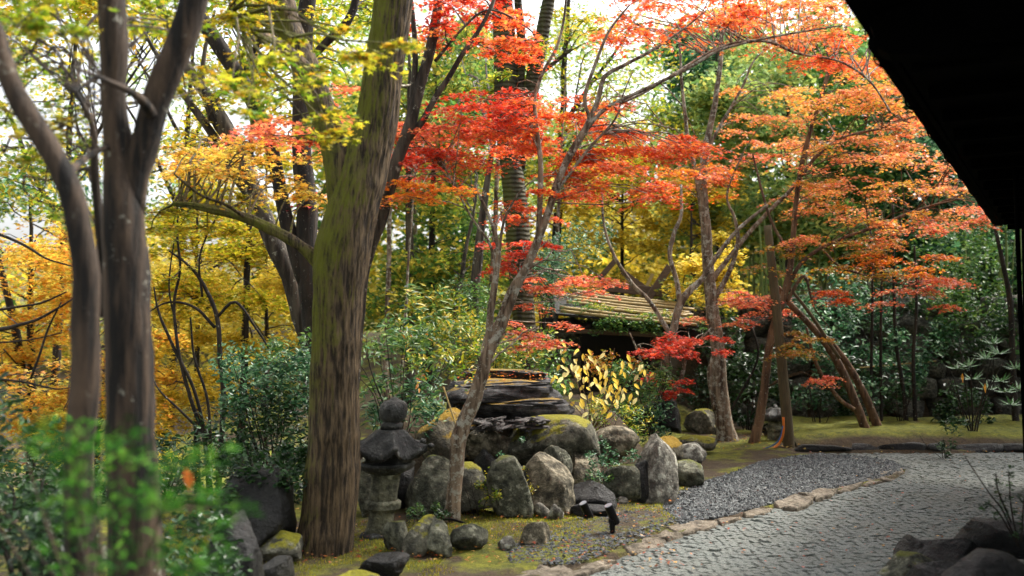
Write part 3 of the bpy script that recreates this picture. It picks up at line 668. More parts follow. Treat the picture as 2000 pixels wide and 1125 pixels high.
# hedge-like dark evergreen mass under the bamboo
def stems_mesh(base, hts, n, spread, r0, seed, sides=5):
    mb = MB(); rr = np.random.default_rng(seed)
    for k in range(n):
        a = rr.uniform(0, 6.28); s = rr.uniform(.3, 1) * spread; h = hts * rr.uniform(.7, 1.1)
        pt = np.array([[0, 0, 0], [math.cos(a) * s * .3, math.sin(a) * s * .3, h * .4], [math.cos(a) * s * .7, math.sin(a) * s * .7, h * .75], [math.cos(a) * s, math.sin(a) * s, h]]) + np.asarray(base) + rr.normal(0, .02, (4, 3))
        tube(mb, smooth_path(pt, n=3), np.linspace(r0, r0 * .3, 10), sides, cap=False)
    return mb
def shrub(label, px, py, d, regs, leaf='oval', leafmat='gloss', size=.03, h=.7, n=7, spread=.35, r0=.009, bark='bark_dark', group=None, nparts=0, name='shrub', cat='shrub', mode='blob', rz=1.0, tilt=.8):
    b_ = P(px, py, d); root = empty(name, b_, label, cat, group)
    stems_mesh(b_ - [0, 0, .1], h, n, spread, r0, int(px * 3 + py)).build('stems', mat[bark], root, b_, smooth=True)
    L = Leaves()
    for (x0, y0, x1, y1, d0, d1, cnt, r, pal, nl) in regs:
        for _ in range(cnt):
            c = P(rng.uniform(x0, x1), rng.uniform(y0, y1), rng.uniform(d0, d1)); rr = r * rng.uniform(.6, 1.3)
            if mode == 'spray': spray(L, None, c, rr, nl, size, pal, thick=.08)
            else: blob(L, c, (rr, rr, rr * rz), nl, size, pal, tilt)
    mesh_leaves('foliage', L, leaf, mat[leafmat], root, b_, nparts)
    return root
# undergrowth on the right, in front of the stone wall
for a in [
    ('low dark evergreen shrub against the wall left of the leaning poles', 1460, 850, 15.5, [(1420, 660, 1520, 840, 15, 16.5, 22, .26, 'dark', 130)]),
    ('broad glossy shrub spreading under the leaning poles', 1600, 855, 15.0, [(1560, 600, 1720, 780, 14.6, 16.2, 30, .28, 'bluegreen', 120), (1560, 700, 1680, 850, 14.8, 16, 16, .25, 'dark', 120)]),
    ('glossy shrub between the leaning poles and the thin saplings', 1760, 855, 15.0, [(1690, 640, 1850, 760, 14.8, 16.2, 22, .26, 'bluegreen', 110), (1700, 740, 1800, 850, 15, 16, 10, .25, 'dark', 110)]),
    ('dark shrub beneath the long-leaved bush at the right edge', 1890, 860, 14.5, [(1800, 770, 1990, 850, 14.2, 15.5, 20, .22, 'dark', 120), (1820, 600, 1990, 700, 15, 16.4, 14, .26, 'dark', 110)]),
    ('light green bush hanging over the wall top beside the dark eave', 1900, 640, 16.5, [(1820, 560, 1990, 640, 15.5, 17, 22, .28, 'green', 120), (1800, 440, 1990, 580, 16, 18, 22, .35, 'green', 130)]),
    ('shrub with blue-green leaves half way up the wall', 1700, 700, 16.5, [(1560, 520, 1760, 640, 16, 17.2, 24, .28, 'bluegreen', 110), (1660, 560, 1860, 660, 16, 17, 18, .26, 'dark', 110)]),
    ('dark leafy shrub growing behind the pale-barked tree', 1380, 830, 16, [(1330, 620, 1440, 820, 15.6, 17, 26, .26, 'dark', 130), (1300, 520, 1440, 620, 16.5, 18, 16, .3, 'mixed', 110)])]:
    shrub(*a[:4], [(*q_[:6], int(q_[6] * .62), q_[7] * .9, *q_[8:]) for q_ in a[4]], size=.042, h=1.0)

# retaining wall of big stones at the foot of the bamboo bank
wc = P(1700, 760, 17.2); wall = empty('stone_wall', (wc[0], wc[1], 0), 'shaded retaining wall of large mossy stones running behind the right-hand shrubs', 'wall')
bk = MB(); x0, x1 = P(1380, 700, 17.2)[0], P(2120, 700, 17.2)[0]
bk.add([[x0, 17.62, -.1], [x1, 17.62, -.1], [x1, 17.62, 1.85], [x0, 17.62, 1.85], [x0, 18.6, -.1], [x1, 18.6, -.1], [x1, 18.6, 1.85], [x0, 18.6, 1.85]], np.array([[0, 1, 2, 3], [4, 7, 6, 5], [3, 2, 6, 7], [0, 3, 7, 4], [1, 5, 6, 2]]))
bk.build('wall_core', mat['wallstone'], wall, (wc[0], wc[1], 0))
prot = []
for k in range(7):
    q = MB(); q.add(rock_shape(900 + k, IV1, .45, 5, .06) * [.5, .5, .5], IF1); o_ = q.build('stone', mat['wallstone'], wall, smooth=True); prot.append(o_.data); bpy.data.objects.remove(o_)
zz = 0.0; row = 0
while zz < 2.0:
    hh = [.42, .36, .40, .33, .38, .35][row % 6]; xx = x0 + random.uniform(0, .3)
    while xx < x1:
        w = random.uniform(.42, .75); 
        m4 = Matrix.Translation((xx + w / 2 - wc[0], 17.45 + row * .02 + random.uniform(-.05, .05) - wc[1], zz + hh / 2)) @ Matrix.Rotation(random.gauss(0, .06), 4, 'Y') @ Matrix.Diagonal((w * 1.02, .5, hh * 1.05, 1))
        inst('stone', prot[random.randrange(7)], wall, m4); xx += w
    zz += hh * .94; row += 1
# bamboo culms above the wall
def culm(x, d, h, r, lean, label, group):
    b_ = P(x, 640, d); b_[2] = height(b_[0], b_[1]); 
    pts = np.array([[0, 0, -.1], [lean * .3, 0, h * .5], [lean, .05, h]]); pts = smooth_path(pts, n=14); rad = np.linspace(r, r * .5, len(pts)); rad[::4] *= 1.18
    mb = MB(); tube(mb, pts, rad, 6); o = mb.build('bamboo_culm', mat['culm'], smooth=True); o.location = [float(a) for a in b_]
    tag(o, label, 'bamboo', group); return o
for k in range(75):
    x = 1390 + (2010 - 1390) * (k + random.uniform(-.4, .4)) / 75
    culm(x, random.uniform(18.6, 21), random.uniform(1.3, 2.5), random.uniform(.018, .036), random.gauss(0, .15), 'one of the green bamboo culms standing in shade above the stone wall', 'bamboo culms behind the stone wall')

# ------------------------------------------------------------------ roofed shelter with bamboo-pole roof
sh = P(1205, 680, 15.0); S = empty('garden_shelter', (sh[0], sh[1], 0), 'low wooden shelter with dark opening, roofed with loose bamboo poles and creeping green vine', 'shelter')
so = np.array([sh[0], sh[1], 0])
def part_box(name, a, b_, mt, parent, origin, **kw):
    """box between two corner points in world space"""
    a, b_ = np.minimum(a, b_), np.maximum(a, b_); x0, y0, z0 = a; x1, y1, z1 = b_
    mb = MB(); V = np.array([[x0, y0, z0], [x1, y0, z0], [x1, y1, z0], [x0, y1, z0], [x0, y0, z1], [x1, y0, z1], [x1, y1, z1], [x0, y1, z1]])
    mb.add(V, np.array([[0, 3, 2, 1], [4, 5, 6, 7], [0, 1, 5, 4], [1, 2, 6, 5], [2, 3, 7, 6], [3, 0, 4, 7]])); 
    o = mb.build(name, mat[mt], parent, origin)
    bv = o.modifiers.new('bevel', 'BEVEL'); bv.width = kw.get('bev', .008); bv.segments = 2; return o
def beam(name, a, b_, w, h, mt, parent, origin):
    a = np.array(a, float); b_ = np.array(b_, float); t = (b_ - a) / np.linalg.norm(b_ - a); s = np.cross(t, [0, 0, 1.0]); s /= np.linalg.norm(s) + 1e-9; u = np.cross(s, t)
    V = [p + s * i * w / 2 + u * j * h / 2 for p in (a, b_) for i, j in ((-1, -1), (1, -1), (1, 1), (-1, 1))]
    mb = MB(); mb.add(np.array(V), np.array([[0, 1, 2, 3], [7, 6, 5, 4], [0, 4, 5, 1], [1, 5, 6, 2], [2, 6, 7, 3], [3, 7, 4, 0]])); o = mb.build(name, mat[mt], parent, origin)
    bv = o.modifiers.new('bevel', 'BEVEL'); bv.width = min(w, h) * .1; bv.segments = 2; return o
# stone piers and dark back
def stack_pier(px0, px1, py0, py1, d, seed):
    y = py1; k = 0
    while y > py0:
        hpx = random.uniform(16, 24); boulder('pier_stone', (px0 + random.uniform(-2, 2), y - hpx, px1 + random.uniform(-2, 2), y + 2), d, 'wallstone', seed=seed + k, V=IV1, box=.4, parent=S); k += 1; y -= hpx
    
for o_ in []: pass
def pier(px0, px1, py0, py1, d, seed):
    y = py1; k = 0
    while y > py0:
        hpx = random.uniform(17, 25); o = boulder('pier_stone', (px0, y - hpx, px1, y + 2), d, 'rock', seed=seed + k, V=IV1, box=.4, facets=4, amp=.05, parent=S); o.location = Vector(o.location) - Vector(so.tolist()); y -= hpx; k += 1
pier(1065, 1132, 630, 740, 15.0, 40); pier(1275, 1310, 640, 760, 15.2, 60)
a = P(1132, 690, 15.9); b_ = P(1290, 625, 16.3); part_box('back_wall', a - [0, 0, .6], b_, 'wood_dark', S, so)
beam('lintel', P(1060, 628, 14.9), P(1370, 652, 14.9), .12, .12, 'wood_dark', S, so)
beam('lintel', P(1120, 646, 14.75), P(1300, 655, 14.75), .06, .07, 'wood', S, so)
for k in range(9):
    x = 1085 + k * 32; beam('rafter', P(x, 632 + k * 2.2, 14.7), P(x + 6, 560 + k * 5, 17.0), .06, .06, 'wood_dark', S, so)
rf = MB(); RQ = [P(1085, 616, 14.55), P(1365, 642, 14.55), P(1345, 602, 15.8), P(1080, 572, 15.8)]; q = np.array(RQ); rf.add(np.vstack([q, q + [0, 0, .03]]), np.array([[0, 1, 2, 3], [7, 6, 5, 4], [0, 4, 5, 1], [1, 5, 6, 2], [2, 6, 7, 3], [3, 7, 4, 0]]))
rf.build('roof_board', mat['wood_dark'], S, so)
for k in range(8):
    t = k / 7; a_ = RQ[0] * (1 - t) + RQ[3] * t; b_ = RQ[1] * (1 - t) + RQ[2] * t; u0 = random.uniform(-.02, .25); u1 = random.uniform(.93, 1.04)
    pa = a_ * (1 - u0) + b_ * u0 + [0, 0, .075]; pb = a_ * (1 - u1) + b_ * u1 + [0, 0, .07 + random.uniform(-.02, .02)]
    mb = MB(); A = smooth_path(np.array([pa, (pa + pb) / 2 - [0, 0, .015], pb]), n=10); rad = np.full(len(A), .024); rad[::3] = .029; tube(mb, A, rad, 7); mb.build('bamboo_pole', mat['bamboo'], S, so, smooth=True)
L = Leaves()
for _ in range(60):
    t = random.random(); c = P(1120 + 250 * t, 606 + 24 * t + random.uniform(-14, 18), random.uniform(14.55, 14.9)); blob(L, c, (.10, .10, .05), 26, .022, random.choice(['green', 'mixed', 'lime']))
for _ in range(26):
    c = P(random.uniform(1150, 1290), random.uniform(622, 650), 14.5); blob(L, c, (.10, .1, .07), 30, .024, 'green')
mesh_leaves('creeping_vine', L, 'oval', mat['leaf'], S, so)
# timber railing frame above the shelter
rl = P(1240, 560, 17.5); RL = empty('timber_railing', rl, 'weathered timber railing with crossed diagonal braces standing above the shelter roof', 'railing')
beam('rail', P(1178, 560, 17.4), P(1305, 572, 17.4), .10, .16, 'wood', RL, rl)
beam('rail', P(1185, 590, 17.5), P(1300, 604, 17.5), .10, .10, 'wood', RL, rl)
beam('brace', P(1170, 545, 17.3), P(1205, 505, 17.3), .09, .09, 'wood', RL, rl)
beam('brace', P(1262, 590, 17.2), P(1308, 520, 17.2), .10, .12, 'wood', RL, rl)
beam('brace', P(1215, 530, 17.5), P(1262, 565, 17.5), .06, .09, 'wood', RL, rl)
beam('post', P(1238, 610, 17.5), P(1275, 535, 17.5), .05, .06, 'bamboo', RL, rl)
beam('post', P(1195, 640, 17.6), P(1195, 560, 17.6), .09, .09, 'wood', RL, rl)
beam('post', P(1290, 640, 17.6), P(1290, 568, 17.6), .09, .09, 'wood', RL, rl)

# ------------------------------------------------------------------ boulder bank
B_ = [
 ((815, 800, 940, 925), 9.7, 'rock_orange', 'dark boulder with a steep orange-mossed ridge just left of the slender maple trunk', 3, dict(box=.45, facets=4, rot=.62, taper=0)),
 ((790, 893, 885, 1012), 9.0, 'rock', 'big square green-stained boulder between the stone lantern and the slender maple', 11, dict(box=.45)),
 ((692, 890, 745, 1010), 9.0, 'rock', 'greenish boulder showing in the gap between mossy tree and lantern shaft', 12, dict(box=.5)),
 ((900, 832, 1005, 905), 9.6, 'rock_brown', 'dark hollowed boulder under the slate chips, leaf litter on its top', 13, dict()),
 ((995, 815, 1162, 925), 9.5, 'rock_moss', 'broad flat-topped boulder capped with bright yellow moss, largest of the bank', 21, dict(box=.5, facets=5)),
 ((1058, 872, 1116, 942), 9.15, 'rock', 'small round grey boulder tucked under the broad moss-capped one', 15, dict(box=.9, facets=4)),
 ((880, 905, 968, 1008), 9.0, 'rock_moss', 'dark boulder with thin moss top behind the bright green bush by the maple foot', 16, dict(box=.5)),
 ((955, 895, 1036, 1012), 8.9, 'rock', 'tall upright boulder with pale lit right face, beside the rounded mossy-shouldered one', 17, dict(box=.6, shear=-.06)),
 ((1024, 890, 1120, 1005), 9.0, 'rock_brown', 'large rounded boulder with brown mossy shoulder and pale right cheek', 18, dict(box=.8, facets=6)),
 ((1106, 888, 1172, 975), 9.3, 'rock_brown', 'brown block overgrown with ivy in the middle of the bank', 19, dict(box=.5)),
 ((1158, 834, 1246, 912), 9.7, 'rock_brown', 'rounded brown-topped boulder on the upper row beside small azalea leaves', 20, dict(box=.8)),
 ((1183, 910, 1260, 986), 9.4, 'rock', 'roundish pale-faced boulder low down, ivy hanging over its left side', 26, dict(box=.75, facets=5)),
 ((1118, 945, 1200, 1000), 9.3, 'rock_dark', 'dark boulder in shade under the ivy, left of the roundish pale one', 22, dict(box=.6)),
 ((1240, 850, 1325, 985), 9.9, 'rock_pale', 'tall leaning light grey boulder at the right end of the bank', 123, dict(box=.55, shear=-.12, facets=10, taper=.75)),
 ((1268, 856, 1332, 908), 10.6, 'rock_orange', 'orange-mossed boulder sloping down behind the tall leaning grey one', 24, dict(rot=.6, box=.5, facets=4, taper=0)),
 ((1318, 866, 1382, 914), 11.0, 'rock_pale', 'bare pale grey boulder lying at the edge of the gravel near the pale-barked tree', 25, dict(rot=.35, facets=6)),
 ((1322, 852, 1402, 884), 12.6, 'rock_moss', 'low dome-shaped boulder fully covered in green moss behind the bare pale one', 27, dict(box=.9, facets=2)),
 ((1300, 900, 1372, 950), 10.6, 'rock', 'small grey boulder with moss and roots at the gravel edge', 28, dict()),
 ((1122, 986, 1196, 1010), 8.9, 'rock_dark', 'flat dark rock with grass right behind the two spotlights', 29, dict(box=.6)),
 ((1046, 984, 1074, 1012), 8.7, 'rock_pale', 'small brownish stone at the foot of the rounded boulder, left of a grey wedge', 30, dict(V=IV2)),
 ((1070, 985, 1100, 1018), 8.6, 'rock_pale', 'small pointed grey wedge stone at the foot of the rounded boulder', 31, dict(V=IV2, facets=12)),
 ((1203, 972, 1228, 990), 9.2, 'rock_pale', 'little pale pointed stone below the roundish pale-faced boulder', 32, dict(V=IV2)),
 ((788, 1012, 848, 1086), 7.55, 'rock_moss', 'mossy edging rock with pale bare foot, left of the dark upright slab', 33, dict(box=.5, facets=14, taper=.5)),
 ((836, 1018, 880, 1087), 7.5, 'rock', 'dark upright leaf-shaped slab among the edging rocks', 34, dict(box=.75, shear=-.2, facets=12, taper=.8)),
 ((880, 1026, 948, 1078), 7.7, 'rock', 'wedge-shaped grey edging rock right of the dark upright slab', 35, dict(rot=-.5, box=.5, facets=14, taper=.6)),
 ((974, 1050, 1006, 1074), 7.6, 'rock_pale', 'small pale stone lying alone in the moss right of the wedge rock', 36, dict(V=IV2)),
 ((1020, 1022, 1074, 1062), 8.0, 'rock_brown', 'brown edging rock half sunk in moss below the grey wedge stones', 37, dict(box=.5, facets=14, taper=.4)),
 ((748, 1020, 800, 1082), 7.75, 'rock', 'grey rock leaning against the foot of the stone lantern', 38, dict(box=.5, facets=14, taper=.4)),
 ((700, 1085, 790, 1125), 7.0, 'rock_dark', 'low dark stone in the moss in front of the stone lantern', 39, dict(box=.7)),
 ((505, 1094, 562, 1150), 6.9, 'rock_dark', 'small grey stone in the moss left of the mossy tree foot', 41, dict(V=IV2)),
 ((495, 1042, 580, 1100), 7.5, 'rock_moss', 'low moss-topped rock just left of the mossy tree foot', 42, dict(box=.6)),
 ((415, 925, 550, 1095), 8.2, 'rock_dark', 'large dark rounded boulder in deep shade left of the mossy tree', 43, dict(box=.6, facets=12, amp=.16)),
 ((380, 1010, 490, 1200), 5.4, 'rock_dark', 'black leaning slab in the blurred foreground beside green leaves', 44, dict(box=.4, shear=-.12)),
 ((50, 1062, 180, 1150), 4.6, 'rock', 'blurred smooth grey rock at the lower left corner', 45, dict(box=.8)),
 ((1345, 800, 1410, 860), 15, 'rock_moss', 'dark mossy boulder in shade left of the pale-barked tree', 46, dict(box=.8)),
 ((1550, 860, 1640, 890), 13.4, 'rock', 'long flat grey rock at the foot of the wooden post', 47, dict(box=.6)),
 ((640, 1120, 740, 1190), 6.6, 'rock_moss', 'mossy stone at the bottom edge in front of the mossy tree', 48, dict()),
 ((925, 880, 975, 940), 9.3, 'rock_dark', 'added dark filler stone wedged behind the tall upright boulder', 81, dict()),  # added near-black fillers stand in for the dark gaps between boulders
 ((1000, 915, 1050, 1000), 9.1, 'rock_dark', 'added dark filler stone in the gap left of the rounded mossy-shouldered boulder', 82, dict()),
 ((860, 900, 910, 990), 9.2, 'rock_dark', 'added dark filler stone behind the foot of the slender maple', 83, dict()),
 ((1225, 900, 1275, 985), 9.8, 'rock_dark', 'added dark filler stone in the gap before the tall leaning grey boulder', 84, dict()),
 ((745, 900, 800, 1000), 9.4, 'rock_dark', 'added dark filler stone just right of the lantern shaft', 85, dict()),
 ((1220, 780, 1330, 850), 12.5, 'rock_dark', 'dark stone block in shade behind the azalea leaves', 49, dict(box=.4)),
]
for bx, d, mt, lab, sd_, kw in B_:
    boulder('boulder', bx, d, mt, lab, 'boulder', sd_, **kw)
# layered slate rock
for bx, d, lab, sd_ in [((876, 742, 1085, 792), 10.1, 'top slab of layered dark rock, yellow moss and fallen leaves along its upper edge', 61), ((884, 778, 1112, 826), 9.95, 'lower slab of layered dark rock jutting right above the slate chips', 62), ((905, 722, 1072, 752), 10.5, 'thin mossy slab lying on top of the layered dark rock', 63), ((870, 745, 925, 835), 10.35, 'dark upright end block at the left of the layered rock', 64)]:
    boulder('layered_rock', bx, d, 'rock_layer', lab, 'rock', sd_, box=.42, facets=4, amp=.06, layers=5 if 'upright' not in lab else 3)
# slate chips
def chips(n, x0, x1, y0, y1, d0, d1, smin, smax, label):
    for k in range(n):
        c = P(random.uniform(x0, x1), random.uniform(y0, y1), random.uniform(d0, d1)); w = random.uniform(smin, smax); h = random.uniform(.008, .02)
        m_ = 6; a = np.sort(rng.uniform(0, 6.28, m_)); ring = np.stack([np.cos(a) * w, np.sin(a) * w * .6, 0 * a], -1)
        mb = MB(); mb.add(np.vstack([ring, ring * .95 + [0, 0, h]]), [np.stack([np.arange(m_), (np.arange(m_) + 1) % m_, (np.arange(m_) + 1) % m_ + m_, np.arange(m_) + m_], -1), np.arange(m_)[None] + m_, np.arange(m_)[::-1][None]])
        o = mb.build('slate_chip', mat['slate']); o.location = [float(q) for q in c]; o.rotation_euler = (random.gauss(0, .15), random.gauss(0, .15), random.uniform(0, 6))
        tag(o, label, 'slate', 'flat slate chips heaped under the layered rock')
chips(80, 920, 1060, 818, 842, 9.4, 9.9, .05, .14, 'flat slate chip in the heap under the layered rock')

# ------------------------------------------------------------------ stone lanterns
def stone_lantern(label, px, d, prof, lean, matn='lantern', pale='lantern_pale'):
    """prof in pixels: dict of rows; built hexagonal, slightly leaning"""
    k = d / FPX
    base = P(px(1), prof['base'], d); root = empty('stone_lantern', base, label, 'stone lantern')
    def at(y): p = P(px(y), y, d); return p
    def lathe(name, rows, sides, mt, rotz=.3, smooth=False, bev=.006):
        mb = MB(); V = []; n = len(rows)
        for (y, w) in rows:
            c = at(y); a = np.arange(sides) / sides * 6.2832 + rotz
            V.append(np.stack([c[0] + np.cos(a) * w * k / 2, c[1] + np.sin(a) * w * k / 2, np.full(sides, c[2])], -1))
        V = np.vstack(V); i = np.arange(n - 1)[:, None] * sides; j = np.arange(sides)[None]
        f = np.stack([i + j, i + sides + j, i + sides + (j + 1) % sides, i + (j + 1) % sides], -1).reshape(-1, 4)
        V = np.vstack([V, [at(rows[0][0])], [at(rows[-1][0])]]); jj = np.arange(sides); e = (n - 1) * sides
        mb.add(V, [f, np.stack([jj, (jj + 1) % sides, np.full(sides, n * sides)], -1), np.stack([e + (jj + 1) % sides, e + jj, np.full(sides, n * sides + 1)], -1)])
        o = mb.build(name, mat[mt], root, base, smooth=smooth); 
        if not smooth:
            b2 = o.modifiers.new('bevel', 'BEVEL'); b2.width = bev; b2.segments = 2
        return o
    for nm, rows, sides, mt, sm in prof['parts']: lathe(nm, rows, sides, matn if mt == 0 else pale, smooth=sm)
    # flared hexagonal roof with upturned corners
    y0, y1, w0, w1, curl = prof['roof']; N = 48; rings = 9; V = []
    for side in (0, 1):
        for r_ in range(rings):
            t = r_ / (rings - 1); yy = y0 + (y1 - y0) * (.35 * t + .65 * t ** 1.6) ; c = at(yy)
            a = np.arange(N) / N * 6.2832; q = (a * 6 / 6.2832 + .25) % 1; cor = np.abs(q - .5) * 2           # 1 at corners
            hexr = math.cos(math.pi / 6) / np.cos((q - .5) * math.pi / 3); 
            rad = (w0 + (w1 - w0) * (.8 * t ** .8 + .2 * t ** 5)) / 2 * k * (hexr ** 1.2) * (1 + .22 * cor ** 3 * t ** 4)
            zc = c[2] + curl * k * (cor ** 2.2) * t ** 2.5 - (side * (4 + 8 * t) * k)
            rib = (cor > .9) * 1.5 * k * (1 - side) * math.sin(math.pi * min(1, t * 1.1))
            V.append(np.stack([c[0] + np.cos(a) * rad, c[1] + np.sin(a) * rad, zc + rib], -1))
    V = np.vstack(V); i = np.arange(rings - 1)[:, None] * N; j = np.arange(N)[None]
    f1 = np.stack([i + j, i + N + j, i + N + (j + 1) % N, i + (j + 1) % N], -1).reshape(-1, 4); f2 = f1[:, ::-1] + rings * N
    e1 = (rings - 1) * N + np.arange(N); e2 = e1 + rings * N; e1n = (rings - 1) * N + (np.arange(N) + 1) % N
    mb = MB(); mb.add(V, [f1, f2, np.stack([e1, e2, e1n + rings * N, e1n], -1)]); rf_ = mb.build('roof', mat[matn], root, base, smooth=True)
    if prof.get('scroll'):
        for c_ in range(6):
            a = (c_ + .25 + .5 - .0) / 6 * 6.2832; a = ((c_ - .25)) / 6 * 6.2832; cc_ = at(y1); rr = w1 / 2 * k * 1.36
            mb = MB(); V = IV2 * np.array([.75, .75, .6]) * 9 * k + np.array([cc_[0] + math.cos(a) * rr * .98, cc_[1] + math.sin(a) * rr * .98, cc_[2] + (curl - 2) * k]); mb.add(V, IF2); mb.build('scroll', mat[matn], rf_, base, smooth=True)
    return root
lx = lambda y: 764 - (y - 840) * .115 if y > 2 else 740
stone_lantern('dark weathered stone lantern with flared hexagonal cap, standing right of the mossy tree', lx, 7.65,
    dict(base=1080, roof=(838, 886, 50, 132, 20), scroll=True, parts=[
        ('finial', [(836, 42), (828, 44), (824, 34), (822, 40), (815, 52), (800, 56), (790, 52), (784, 40), (781, 22), (778, 14), (775, 3)], 20, 0, True),
        ('fire_box', [(915, 82), (912, 90), (885, 90), (876, 78)], 6, 0, False),
        ('platform', [(924, 70), (917, 100), (908, 114), (902, 110)], 6, 0, False),
        ('shaft', [(982, 56), (960, 54), (930, 58), (918, 62)], 16, 1, True),
        ('collar', [(994, 66), (992, 72), (980, 72), (976, 62)], 16, 1, False),
        ('pedestal', [(1040, 62), (1030, 52), (1000, 50), (992, 56)], 16, 1, True),
        ('foot', [(1056, 78), (1042, 78), (1036, 62)], 6, 0, False),
        ('base_slab', [(1088, 112), (1058, 108), (1054, 100)], 6, 0, False)]), 0)
stone_lantern('small pale-topped stone lantern far back behind the leaning brown trunk and post', lambda y: 1514, 14.2,
    dict(base=872, roof=(796, 810, 14, 52, 2), parts=[
        ('finial', [(800, 12), (794, 10), (790, 4)], 10, 0, True), ('fire_box', [(832, 32), (812, 32)], 6, 1, False), ('platform', [(842, 38), (832, 42)], 6, 1, False),
        ('pedestal', [(876, 34), (842, 30)], 8, 1, False)]), 0)

# ------------------------------------------------------------------ garden spotlights and cables
def spotlight(label, x, y, d, tilt, ht):
    b_ = P(x, y, d); root = empty('spotlight', b_, label, 'garden spotlight'); k = d / FPX
    mb = MB(); tube(mb, np.array([[0, 0, -.06], [0, 0, ht * k * .45]]) + b_, [.022 * .6, .026], 10); mb.build('stake', mat['black'], root, b_, smooth=False)
    part_box('bracket', b_ + [-.03, -.02, ht * k * .38], b_ + [.03, .02, ht * k * .5], 'black', root, b_, bev=.003)
    c = b_ + np.array([0, 0, ht * k * .62]); t = np.array([math.sin(tilt), -.25, math.cos(tilt)]); t /= np.linalg.norm(t)
    mb = MB(); s = ht * k * .34; tube(mb, np.array([c - t * s, c - t * s * .9, c + t * s * .9, c + t * s]), [.027, .033, .033, .035], 20); lh = mb.build('lamp_head', mat['black'], root, b_, smooth=False)
    mb = MB(); tube(mb, np.array([c + t * s * 1.0, c + t * (s + .004)]), [.030, .030], 20); mb.build('lens', mat['glass'], lh, b_)
spotlight('left black garden spotlight, tilted up to the left, on a spike in the moss', 1146, 1030, 8.3, -.45, 52)
spotlight('right black garden spotlight, nearer the path, tilted up to the left', 1196, 1044, 7.75, -.42, 62)
def cable(label, pts, r, mt, cat='cable', name='cable'):
    A = smooth_path(np.array(pts), n=8); mb = MB(); tube(mb, A - A[0], r, 6); o = mb.build(name, mat[mt], smooth=True); o.location = [float(a) for a in A[0]]; tag(o, label, cat)
cable('black hose arching over the moss from the slender maple foot', [P(846, 1026, 8.2), P(872, 1014, 8.2), P(902, 1020, 8.15), P(932, 1034, 8.05)], .010, 'black', 'hose', 'hose')
cable('black cable trailing from the spotlights across the soil', [P(1080, 1015, 8.4), P(1110, 1034, 8.2), P(1150, 1044, 8.05), P(1200, 1050, 7.9), P(1245, 1056, 7.8)], .006, 'black')
cable('orange hose curving down the wooden post and along the moss', [P(1530, 815, 13.2), P(1530, 845, 13.2), P(1520, 868, 13.2), P(1495, 880, 13.1), P(1460, 881, 13.1), P(1420, 884, 13.1)], .016, 'orange', 'hose', 'hose')
cable('blue cable looping beside the orange hose', [P(1529, 832, 13.1), P(1522, 858, 13.1), P(1505, 872, 13.1), P(1478, 880, 13.1)], .009, 'blue')
cable('thin black cable lying across the moss below the orange hose', [P(1510, 884, 13), P(1495, 890, 12.9), P(1470, 896, 12.6), P(1430, 898, 12.4)], .007, 'black')
mb = MB(); A = smooth_path(np.array([P(1672, 719, 15.6), P(1750, 712, 15.6), P(1828, 705, 15.6)]), n=6); tube(mb, A - A[0], .012, 6); o = mb.build('bamboo_rail', mat['bamboo']); o.location = [float(a) for a in A[0]]; tag(o, 'thin pale bamboo rail tied level across the shrubs before the stone wall', 'rail')
# thin prop sticking out of the slender maple
mb = MB(); A = np.array([P(866, 756, 9.3), P(894, 840, 9.0)]); tube(mb, A - A[0], .008, 6); o = mb.build('garden_cane', mat['bamboo']); o.location = [float(a) for a in A[0]]; tag(o, 'thin pale cane leaning against the knee of the slender maple trunk', 'cane')

# ------------------------------------------------------------------ moss bank and kerb along the far edge
bank = MB(); x0, x1 = P(1560, 880, 13.2)[0], P(2120, 880, 13.2)[0]
ux = np.linspace(x0, x1 + 3, 90); vy = np.linspace(0, 1, 14); gx, gy = np.meshgrid(ux, vy)
yy = 13.22 + gy * 2.6; q = np.stack([gx, yy, 0 * gx], -1); zz = .02 + .17 * sstep(0, .12, gy) + .05 * gy + .05 * fbm(q, 1.3, 5) + .02 * fbm(q, 7, 6); zz[0] = -.03
ii = np.arange(13)[:, None] * 90; j = np.arange(89)[None]
bank.add(np.stack([gx, yy, zz], -1).reshape(-1, 3), np.stack([ii + j, ii + j + 1, ii + 91 + j, ii + 90 + j], -1).reshape(-1, 4))
bank = bank.build('moss_bank', mat['mossground'], smooth=True, kind='structure')
x = x0 - .1; k = 0
while x < x1 + .6:
    w = random.uniform(.25, .9); q = MB(); q.add(rock_shape(300 + k, IV2, .55, 8, .14) * [w / 2 * 1.06, .13, random.uniform(.05, .085)], IF2); o = q.build('kerb_stone', mat['rock_dark'], bank, smooth=True)  # near-black colour paints the shadow recess below the bank onto the stones
    o.location = (x + w / 2, 13.17 + random.uniform(-.02, .02), .055); x += w; k += 1
# right foreground rock pile
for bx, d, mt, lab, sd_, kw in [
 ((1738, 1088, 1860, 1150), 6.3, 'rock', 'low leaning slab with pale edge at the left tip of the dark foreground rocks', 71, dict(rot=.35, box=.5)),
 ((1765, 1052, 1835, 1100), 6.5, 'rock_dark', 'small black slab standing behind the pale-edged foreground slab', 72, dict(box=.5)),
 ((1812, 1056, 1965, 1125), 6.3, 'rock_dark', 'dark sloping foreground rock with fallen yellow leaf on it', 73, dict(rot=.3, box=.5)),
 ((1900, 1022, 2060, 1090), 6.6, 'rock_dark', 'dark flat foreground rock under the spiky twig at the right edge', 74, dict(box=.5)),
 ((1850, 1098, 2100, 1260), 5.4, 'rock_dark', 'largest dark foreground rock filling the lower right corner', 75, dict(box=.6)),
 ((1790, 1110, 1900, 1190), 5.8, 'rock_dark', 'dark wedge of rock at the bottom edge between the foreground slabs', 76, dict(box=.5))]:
    boulder('boulder', bx, d, mt, lab, 'rock', sd_, **kw)

